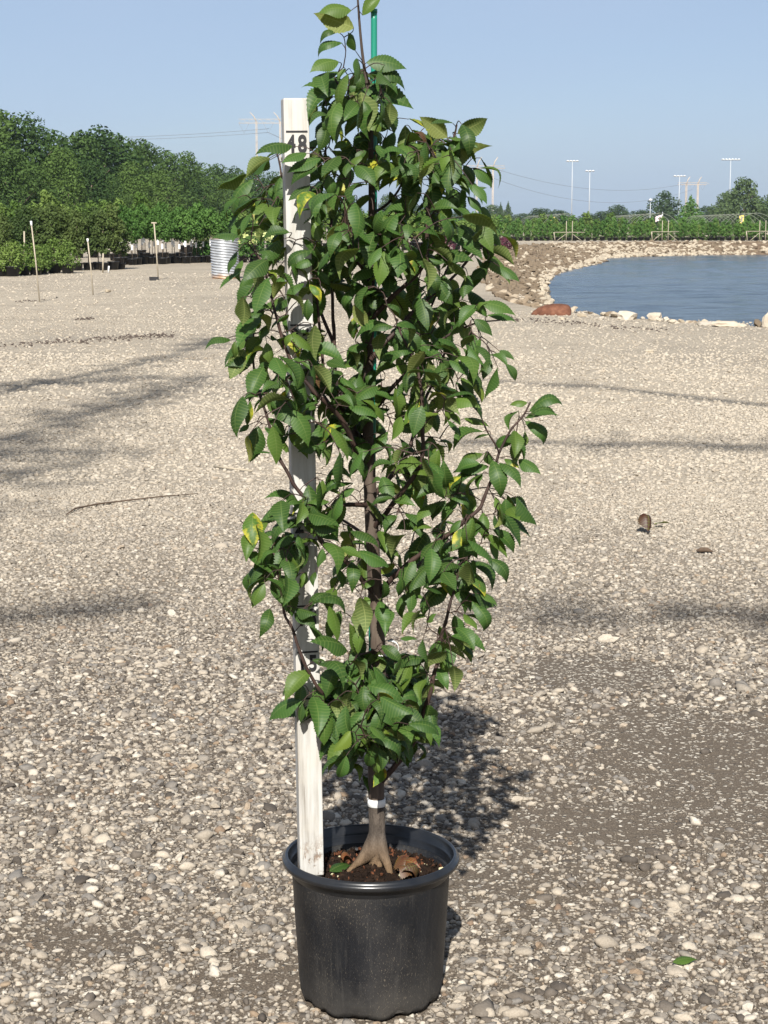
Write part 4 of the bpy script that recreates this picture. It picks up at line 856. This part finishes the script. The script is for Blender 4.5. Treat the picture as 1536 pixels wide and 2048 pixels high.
# leaves read off the photograph: column, row of the base, of the tip, how open it faces us, kind (1 underside seen, 2 edge on, 3 yellowing, 4 dead, 5 young)
TAB = [
((420,0,.3125), [(905,68,705,88,.6,5),(922,180,682,92,1,1),(975,100,1092,-20,.9,5),(820,200,712,278,.6,0),(930,325,885,215,.8,0),(848,275,705,370,.5,0),(825,395,652,460,.7,0),(825,460,680,520,.35,0),(880,575,580,560,.15,2),
 (1000,400,1240,440,.7,0),(1000,480,1230,575,.6,0),(1040,490,1190,600,.4,0),(1000,590,1280,690,.7,0),(890,520,690,640,.6,0),(820,580,640,760,.6,0),(1000,500,935,450,.7,0),(1045,670,980,805,1,5),(945,610,850,695,.9,1),(1140,820,970,845,.7,0),
 (1050,700,1150,830,.7,0),(1100,640,1170,850,.6,0),(775,665,690,690,.6,0),(760,750,640,810,.4,0),(800,800,680,880,.6,0),(700,890,590,985,.6,0),(530,935,305,990,.3,0),(620,980,470,1040,.5,0),(715,1010,510,1100,.5,0),(690,1070,530,1180,.6,0),
 (385,1010,240,1130,.9,1),(235,1115,60,1210,.5,1),(820,740,690,890,.6,0),(950,780,870,870,.8,1),(905,920,800,960,.8,3),(1010,900,920,945,.6,0),(1060,930,1140,1030,.7,0),(1000,960,950,1060,.8,0),(930,1060,1050,1180,.8,0),(760,1120,775,1250,1,0),
 (640,1180,510,1270,.6,0),(850,1050,760,1110,.5,0),(890,1040,870,1130,.8,0),(1150,1000,1250,1090,.7,1),(1120,1080,1190,1150,.6,0),(870,440,830,520,.7,0),(960,560,880,620,.6,0),(1080,600,1050,700,.8,0),(900,720,840,800,.7,0),(880,640,820,690,.5,0),(1000,760,1040,850,.6,0),(1130,700,1200,740,.4,0)]),
((700,200,.2604), [(750,290,550,140,1,1),(795,180,610,185,.2,2),(825,260,1040,150,.9,1),(570,355,370,460,.5,0),(550,440,475,510,.4,0),(590,350,475,275,.3,4),(835,330,975,355,.5,0),(785,400,970,370,.5,0),(820,510,1075,365,.8,1),(870,500,945,640,.8,0),
 (940,520,1080,670,.5,0),(950,740,1048,680,.4,0),(640,430,540,615,.8,1),(680,470,765,545,.6,0),(440,560,235,690,.6,0),(590,510,450,600,.5,0),(450,600,480,835,.9,0),(400,760,395,915,.8,0),(310,430,440,560,.6,1),(50,500,185,660,.8,0),(200,350,300,480,.6,0),
 (240,510,350,600,.6,3),(810,640,620,710,.5,0),(615,850,820,840,.5,0),(900,740,1000,870,.6,0),(1010,820,1080,920,.7,0),(980,930,1155,1030,.5,0),(850,960,990,1120,.6,0),(1010,970,1150,1130,.6,0),(760,1045,955,1190,.7,0),(1040,1140,1245,1260,.5,1),
 (1150,1280,1290,1390,.6,0),(840,660,910,740,.6,0),(700,740,750,800,.7,0),(830,760,850,900,.7,0),(560,850,510,960,.9,0),(590,930,640,990,.7,0),(720,1000,830,930,.5,0),(450,980,640,1040,.3,0),(330,1000,450,1110,.8,0),(360,880,190,1020,.6,0),
 (290,870,180,1000,.6,0),(180,1050,0,1150,.4,0),(600,1220,720,1250,.6,0),(640,1200,930,1240,.5,0),(720,1340,850,1270,.7,0),(1050,1280,930,1390,.8,0),(490,1130,500,1330,.6,3),(250,1070,400,1200,.6,0),(270,1280,400,1380,.6,0),(650,1000,690,1080,.6,3),(780,1200,950,1160,.5,0),(640,560,720,680,.7,0)]),
((400,280,.2604), [(410,300,290,600,.4,0),(430,390,360,590,.25,0),(505,430,480,680,.7,3),(400,560,325,720,.4,0),(885,410,775,600,.7,3),(600,500,540,620,.7,0),(975,290,990,410,1,0),(850,350,690,460,.6,0),(1010,470,1000,610,1,0),(890,500,970,580,.6,0),
 (1120,460,1170,610,.9,5),(1200,190,1335,350,.8,0),(920,780,860,620,1,0),(690,710,490,770,.4,0),(310,745,80,765,.25,2),(430,740,330,790,.5,0),(330,1010,145,1150,.15,2),(430,1000,310,1140,.8,0),(450,860,560,950,.6,0),(780,830,580,880,.5,0),(870,850,700,1000,.6,0),
 (890,930,720,1020,.6,0),(900,1010,990,1110,.9,0),(840,1110,920,1240,.9,3),(830,1220,830,1382,.8,0),(800,1100,690,1260,.6,0),(690,1040,590,1190,.6,0),(520,1000,570,1120,.7,5),(440,1110,310,1300,.4,0),(530,1280,350,1300,.8,0),(500,1310,360,1382,.5,0),
 (1310,740,1010,970,.4,0),(1160,660,980,720,.4,0),(1330,700,1200,640,.5,0),(1340,980,1170,1110,.5,0),(1390,1200,1380,1382,.9,0),(1330,1120,1280,1330,.9,0),(1220,1110,1160,1330,.5,0),(1120,1080,1000,1160,.5,0),(1040,950,1100,1040,.6,0),(1160,760,1080,830,.7,0),
 (1440,980,1536,1060,.6,0),(1250,880,1130,930,.8,0),(640,640,740,720,.6,0),(560,700,480,640,.5,0),(600,620,500,700,.5,0),(460,420,440,520,.5,0),(1340,720,1420,560,.6,0),(1400,720,1480,600,.7,0)]),
((400,620,.2604), [(490,10,300,270,.5,0),(240,230,50,310,.3,0),(190,225,75,290,.25,0),(270,240,270,360,.8,5),(530,110,470,230,.8,0),(510,250,540,410,.8,0),(440,320,205,435,.4,0),(330,395,230,520,.5,0),(385,400,310,500,.3,0),(560,430,450,460,.4,0),(480,490,500,600,.7,5),
 (620,450,710,560,.6,0),(600,560,480,640,.5,0),(640,570,660,650,.6,0),(530,660,590,780,.8,0),(620,660,720,790,.6,0),(330,660,290,960,.5,0),(450,670,345,690,.5,0),(390,700,365,880,.5,3),(380,880,305,940,.7,0),(450,890,390,1150,1,0),(520,830,640,960,.8,0),
 (500,900,590,1100,.6,0),(680,960,610,1140,.6,0),(860,170,880,320,1,0),(740,170,670,290,.6,0),(700,380,840,460,.5,0),(760,510,740,690,.9,0),(910,410,840,490,.6,0),(930,420,920,590,.5,4),(970,400,1120,450,.6,0),(960,580,1060,670,.6,0),(880,600,890,700,.6,0),
 (870,710,740,720,.3,0),(890,740,760,800,.7,0),(1240,480,1110,670,.6,0),(1325,585,1190,770,.7,0),(1290,260,1140,420,.6,0),(1480,130,1220,220,.4,0),(1330,460,1290,570,.7,0),(1180,60,1180,215,.9,3),(1460,760,1250,930,.5,0),(1130,870,1320,990,.5,0),(1200,1000,960,1020,.4,0),
 (950,1010,1080,900,.4,3),(1070,1010,1160,1130,.7,0),(900,1040,760,1090,.5,0),(1000,1060,950,1140,.7,0),(840,1130,850,1320,1,0),(980,1270,1155,1310,.6,0),(1440,960,1320,1110,.6,0),(790,920,690,960,.6,0),(960,830,960,930,.6,0),(1320,1330,1410,1320,.6,0),(720,860,880,850,.4,0),(800,980,720,1040,.6,0),(960,1040,1160,1010,.4,0),(1180,1090,1230,1260,.6,0),(1100,1130,1100,1240,.7,0)]),
((740,540,.2604), [(570,50,440,220,.7,3),(690,140,660,315,.9,0),(820,270,690,430,.8,0),(560,310,470,450,.6,3),(650,400,500,560,.7,0),(880,20,765,190,.8,0),(860,255,1100,345,.5,0),(900,350,1135,415,.12,2),(800,380,930,500,.8,0),(760,460,770,690,.8,0),(810,580,900,740,.5,0),
 (920,680,870,835,.9,0),(720,600,760,810,.6,0),(780,780,820,940,.4,0),(990,620,1105,690,.5,0),(920,650,1050,740,.5,0),(1040,720,1110,845,.7,0),(620,560,650,740,.8,5),(540,640,430,720,.6,0),(560,670,590,870,.8,0),(330,620,170,720,.7,0),(350,830,215,970,.4,0),(170,890,60,1070,.5,0),
 (190,900,200,1120,.7,5),(550,890,560,1180,.6,5),(600,1010,830,1060,.6,5),(620,1090,690,1190,.7,5),(590,1150,690,1300,.15,2),(380,995,270,1180,.7,3),(400,1040,335,1270,1,0),(440,1050,510,1240,.8,0),(660,860,860,1170,.15,2),(30,580,160,700,.8,0),(180,440,0,500,.4,0),
 (1210,1020,1080,1040,.6,0),(1220,1090,1480,1085,.5,0),(1260,1110,1460,1120,.2,2),(1190,1140,1430,1190,.3,0),(1190,1160,1310,1340,.8,0),(350,280,420,400,.7,0),(330,420,300,500,.6,0),(840,600,740,680,.5,0),(650,700,750,800,.6,0),(250,560,110,560,.5,0),(480,600,400,650,.6,0),(820,320,900,260,.5,0)]),
((740,780,.2604), [(1110,310,1110,510,.9,5),(870,320,655,460,.35,0),(930,345,790,385,.12,2),(870,490,710,620,.5,5),(890,470,950,580,.9,0),(990,560,1145,740,.6,0),(1030,530,1140,600,.6,3),(1140,535,1300,640,.7,0),(970,660,1010,805,.9,0),(1040,835,1070,1000,1,0),(1120,825,1270,1030,.3,0),
 (1030,980,1240,1140,.25,2),(940,1070,1090,1240,.6,0),(910,1110,1045,1280,.5,0),(915,590,650,640,.3,0),(590,750,565,545,1,0),(610,780,870,720,.3,0),(530,760,365,830,.7,0),(510,870,370,1010,.6,0),(590,850,490,1000,.8,0),(700,800,780,920,.9,0),(620,830,740,940,.5,0),(870,940,880,1140,1,0),
 (210,960,130,1100,.8,0),(180,850,340,890,.7,0),(200,640,470,565,.6,0),(160,820,20,880,.4,0),(250,450,160,570,.8,0),(270,950,390,1110,.6,0),(760,1120,740,1340,.9,0),(630,1160,540,1390,.7,0),(560,1150,400,1300,.5,0),(900,1290,1030,1480,.7,0),(920,1170,970,1320,.5,3),(800,1310,770,1500,.8,0),
 (340,1290,260,1520,.8,0),(0,1270,130,1360,.6,0),(600,1470,420,1536,.6,0),(690,1350,500,1450,.5,0),(860,640,840,760,.6,0),(700,660,620,760,.5,3),(960,820,1000,940,.6,5),(140,320,20,440,.5,0),(400,560,200,640,.4,0),(320,640,460,700,.4,0),(860,980,780,1100,.6,0),(700,1000,620,1100,.6,0),(480,1060,330,1100,.4,0)]),
((460,980,.2214), [(210,385,150,635,1,0),(310,490,350,640,.9,0),(660,450,560,690,.9,0),(500,610,560,860,.9,0),(580,400,415,550,.4,0),(310,830,210,1050,.8,0),(380,800,460,1020,.9,0),(360,1070,270,1320,1,0),(590,1070,780,1130,.5,0),(580,1110,760,1250,.7,0),(640,155,330,85,.3,0),(600,235,290,285,.25,0),
 (700,220,975,330,.4,0),(720,290,960,370,.4,0),(680,310,470,350,.5,0),(840,-90,830,100,.9,0),(1130,-10,980,60,.7,0),(840,530,800,690,.8,0),(1100,650,1100,920,1,0),(940,880,910,1120,.9,5),(990,720,1010,880,.7,0),(690,740,640,880,.8,5),(770,740,760,870,.8,0),(1150,560,1420,690,.4,0),(1000,520,1190,620,.5,0),
 (1350,1000,1430,1270,1,0),(1220,960,1250,1070,.9,5),(1000,1090,890,1350,.9,0),(1140,1480,1080,1220,.7,5),(1155,1480,1245,1240,.7,5),(1060,1450,740,1380,.5,0),(1370,1500,1240,1610,.7,5),(1060,320,1080,420,.8,0),(1500,230,1400,390,.8,0),(1470,70,1300,140,.5,0),(430,560,300,660,.4,0),(300,660,210,860,.4,0),(640,120,480,190,.5,0),(900,110,700,130,.3,0),(800,420,980,480,.4,0),(1100,470,1220,500,.3,0),(560,900,520,1100,.5,0),(1300,800,1220,900,.8,0),(1400,560,1520,620,.8,0),(1180,1100,1140,1240,.6,0)]),
((540,1160,.3255), [(250,555,100,735,.8,0),(345,510,265,495,.9,0),(300,520,440,670,.6,0),(340,510,480,610,.5,0),(560,590,480,710,.9,0),(600,595,710,700,.8,0),(200,740,10,860,.5,0),(265,715,290,950,.9,0),(270,700,350,820,.6,0),(200,760,190,870,.6,0),(620,790,610,710,.9,0),(590,770,340,750,.3,0),(570,790,360,830,.4,0),
 (560,800,330,900,.5,0),(610,805,730,905,.8,0),(700,800,880,860,.4,0),(590,960,765,1115,.8,0),(520,960,370,1170,.8,0),(430,935,330,1075,.8,0),(740,880,830,1010,.6,0),(750,1000,840,1100,.7,0),(570,1200,600,1340,.6,0),(530,1080,450,1200,.6,0),(970,490,800,560,.6,0),(860,600,830,700,.6,3),(960,610,930,740,.7,0),
 (1030,540,1090,670,.9,0),(1050,370,980,500,.9,0),(1100,390,1105,550,.9,0),(1110,345,1310,435,.5,0),(1190,400,1250,490,.15,2),(1100,40,950,190,.7,0),(1130,50,1190,205,.9,0),(1240,130,1290,310,.8,0),(1290,80,1390,160,.4,0),(1260,110,1330,190,.6,0),(930,930,1020,990,.7,0),(830,80,820,230,.8,0),(960,220,820,330,.5,0),
 (960,260,1020,210,.6,0),(850,80,945,120,.5,0),(750,570,790,640,.7,0),(620,900,560,920,.6,3),(700,740,800,760,.5,0),(520,1000,560,1090,.6,0),(640,1040,640,1150,.7,0),(480,1130,540,1240,.6,0),(700,900,760,1000,.6,0),(420,820,500,900,.5,0),(800,360,900,370,.3,0),(870,600,950,580,.5,3),(890,720,850,790,.6,0),(460,620,420,730,.6,0),(520,480,590,560,.5,0),(650,840,720,930,.6,0)]),
]
VIEW = Vector((0,0,H))
def leaf_frame(B, T, nrm):
    y = (T-B); L = y.length; y = y/L; z = (nrm-y*nrm.dot(y)); z = z.normalized() if z.length > 1e-5 else y.orthogonal().normalized(); x = y.cross(z)
    M = Matrix((x*L, y*L, z*L)).transposed().to_4x4(); M.translation = B; return M
LV = []                                 # (matrix, kind, apparent length in px)
SEG = []
for (ox, oy, s), rows_ in TAB:
    for bx, by, tx, ty, op, kd in rows_:
        b, t = (ox+bx*s, oy+by*s), (ox+tx*s, oy+ty*s)
        bp, bw = min(BPIX, key=lambda q: (q[0][0]-b[0])**2+(q[0][1]-b[1])**2)
        dy = bw.y-PY+rng.uniform(-.055,.02)
        if b[0] > 575 and b[0] < 660 and dy > -.09 and rng.random() < .6: dy = -.10-rng.random()*.03      # hangs before the stick
        B = P3(b[0], b[1], dy); lenp = math.hypot(t[0]-b[0], t[1]-b[1])
        if kd != 2: t = (b[0]+(t[0]-b[0])*1.1, b[1]+(t[1]-b[1])*1.1); op = min(1, op**.85)
        tilt = rng.uniform(-.8,.35) if kd != 2 else rng.uniform(-.3,.3); T = P3(t[0], t[1], dy+tilt*lenp/1169)
        y = (T-B).normalized(); v = (VIEW-B).normalized(); n0 = (v-y*v.dot(y)).normalized(); a = math.acos(max(.1,min(1,op)))*.85
        cands = [Matrix.Rotation(sg*a, 3, y) @ n0 for sg in (1,-1)]; nrm = max(cands, key=lambda q: q.z)
        if kd == 1: nrm = -max(cands, key=lambda q: -q.z)
        LV.append((leaf_frame(B, T, nrm), kd, lenp)); SEG.append((*b, *t))
SEGA = np.array(SEG)
def near_hand(x, y):
    a, b = SEGA[:,:2], SEGA[:,2:]; d = b-a; t = np.clip(((np.array([x,y])-a)*d).sum(1)/(d*d).sum(1),0,1); return np.hypot(*(a+d*t[:,None]-np.array([x,y])).T).min()
BPIX += [q for q in BPIX if 640 < q[0][0] < 860 and 1330 < q[0][1] < 1530]*5
GAPS = [(700,760,20),(720,690,14),(655,745,14),(780,830,20),(690,940,14),(790,910,14),(700,1020,14),(720,1100,16),(790,1040,16),(870,1010,16),(660,1180,12),(700,1230,14),(800,1250,20),(830,1300,20),(715,1560,30),(800,1580,40),(560,720,16),(520,900,14),(880,880,18),(700,1300,14),(900,960,14),(930,900,26),(640,880,8),(612,1322,30),(935,890,42),(895,850,24),(590,1290,20),(660,1300,16),(600,668,16),(592,275,30)]
tries = 0; fill = 0
while fill < 1320 and tries < 60000:
    tries += 1
    bp, bw = rng.choice(BPIX)
    if bp[1] < 120: continue
    off = Vector((rng.gauss(0,.035), rng.gauss(.0,.065), rng.gauss(-.005,.022))); B = bw+off; ax_ = Vector((off.x*12+rng.gauss(0,.5), rng.gauss(-.1,.5), -rng.uniform(.3,1.5))).normalized(); L = rng.uniform(.038,.068); T = B+ax_*L
    x, y = pix(T); x0, y0 = pix(B)
    if x0 > 940 and 770 < y0 < 980 and rng.random() < .8: continue
    if y0 > 1180 and x0 < 640 and rng.random() < .5: continue
    if near_hand(x, y) > 16 or near_hand(x0, y0) > 24: continue
    if any((x-gx)**2+(y-gy)**2 < gr**2 or ((x+x0)/2-gx)**2+((y+y0)/2-gy)**2 < gr**2 for gx,gy,gr in GAPS): continue
    nrm = Vector((rng.gauss(0,.45), rng.gauss(-.25,.5), 1)).normalized()
    LV.append((leaf_frame(B, T, nrm), 3 if rng.random() < .035 else 5 if rng.random() < .11 else 0, L*1169*.9)); fill += 1
# petioles and side twigs, each leaf joined to the nearest wood
NA = np.array([tuple(p) for p in NODES]); tw = MB(); order = sorted(range(len(LV)), key=lambda i: np.linalg.norm(NA-np.array(LV[i][0].translation),axis=1).min()); extra = []
for i in order:
    B = LV[i][0].translation; d = np.linalg.norm(NA-np.array(B),axis=1); k = int(d.argmin()); A = Vector(NA[k]); dist = d[k]
    if dist < 1e-4: continue
    yv = (LV[i][0].to_3x3() @ Vector((0,1,0))).normalized(); mid = A.lerp(B,.55)-yv*min(.006,dist*.14)+Vector((0,0,min(.003,dist*.05)))
    r0 = .0007+min(.0008,dist*.008); tw.tube([Vector(q_)-SL for q_ in smooth_line([tuple(A), tuple(mid), tuple(B+yv*.001)], 3)], list(np.linspace(r0, .00055, 7)), 5, False); NA = np.vstack([NA, tuple(mid)])
o = tw.build('twigs', M_BRANCH, sap); o['kind'] = 'stuff'
big_ = sorted(range(len(LV)), key=lambda i: -LV[i][2]); single = set(big_[:300]); IM = Matrix.Translation(-SL)
jv, jf, ju, jt, jm = [], [], [], [], []; MI = {0:0,1:0,2:0,3:1,4:2,5:3}
for i, (M, kd, lp) in enumerate(LV):
    me = LEAF[kd][rng.randrange(10)] if kd != 2 else LEAF[0][rng.choice((1,2,4))]
    if i in single: o = link('leaf', me, sap); o.matrix_basis = IM @ M
    else:
        Q = IM @ M; nb = len(jv); jv += [Q @ v.co for v in me.vertices]; jf += [tuple(a+nb for a in p.vertices) for p in me.polygons]; l = me.uv_layers[0].data; ju += [tuple(q.uv) for q in l]; r = rng.random(); jt += [r]*len(me.vertices); jm += [MI[kd]]*len(me.polygons)
me = mesh('foliage', jv, jf); [me.materials.append(x) for x in (M_LEAF,M_YELL,M_DEAD,M_YOUNG)]
l = me.uv_layers.new(name='UVMap'); l.data.foreach_set('uv', np.array(ju, np.float32).ravel()); a = me.attributes.new('tint','FLOAT','POINT'); a.data.foreach_set('value', np.array(jt, np.float32)); me.polygons.foreach_set('material_index', np.array(jm, np.int32))
o = link('foliage', me, sap); o['kind'] = 'stuff'

# ---- fallen leaves and litter
def litter(loc, yaw, L, kind, lab, nm='fallen_leaf', roll=0., pitch=0., k=0):
    o = link(nm, LEAF[kind][k]); o.location = loc; o.rotation_euler = (pitch, roll, yaw); o.scale = (L,L,L); tag(o, lab, 'leaf'); return o
zz = .232
for dx, dy, yaw, rl, L, lab in ((.055,-.052,.3,.5,.05,'crisp brown dead leaf in the pot, nearest the front rim'),(.078,-.040,2.2,-.6,.052,'curled brown dead leaf in the pot, furthest right'),(.060,-.022,4.0,.7,.055,'rust brown dead leaf standing up in the pot behind the others'),(.040,-.020,5.1,-.3,.045,'brown dead leaf in the pot closest to the trunk'),(.070,-.060,1.4,.2,.04,'small dark dead leaf by the right front of the pot rim'),(-.035,.012,2.9,.4,.042,'reddish dead leaf in the pot left of the trunk')):
    litter((PX+dx, PY+dy, zz+.002), yaw, L*.82, 6, lab, 'dead_leaf', rl, .35, int(dx*1000) % 6)
litter((PX-.070, PY-.036, .233), -.9, .05, 0, 'green fallen leaf on the soil between the stick and the trunk', roll=.2)
g = ground(1345,1938); litter(g+Vector((0,0,.012)), -1.35, .05, 0, 'green fallen leaf on the pebbles right of the pot', roll=.15)
g = ground(1296,1070); o = litter(g+Vector((0,0,.015)), .4, .10, 6, 'curled reddish brown fallen leaf on the gravel at the right', roll=.3, pitch=.3, k=3)
g = ground(1308,1058); litter(g+Vector((0,0,.02)), -1.2, .08, 3, 'yellow green fallen leaf touching the reddish one', roll=-.3, k=2)
g = ground(1408,1108); m = MB(); m.tube([(-.03,0,.012),(-.012,.004,.016),(.012,0,.018),(.034,-.006,.012)], [.004,.011,.010,.003], 8); o = m.build('bark_piece', M_TWIG); o.location = g; o.rotation_euler = (0,0,-.15); tag(o, 'short dark piece of bark on the gravel below the fallen leaves', 'bark')

# ------------------------------------------------------------------ summer haze
import os
if True:
    hz = bpy.data.materials.new('haze_air'); hz.use_nodes = True; hn = hz.node_tree.nodes; hn.remove(hn['Principled BSDF'])
    vol = hn.new('ShaderNodeVolumePrincipled'); vol.inputs['Color'].default_value = (.72,.86,1,1); vol.inputs['Density'].default_value = .00017; vol.inputs['Anisotropy'].default_value = .2
    hz.node_tree.links.new(vol.outputs[0], hn['Material Output'].inputs['Volume'])
    m = MB(); m.box((-2600,-90,-3),(2600,4100,48)); o = m.build('haze', hz, None, False); tag(o, 'thin summer haze over the yard', None, None, 'stuff')
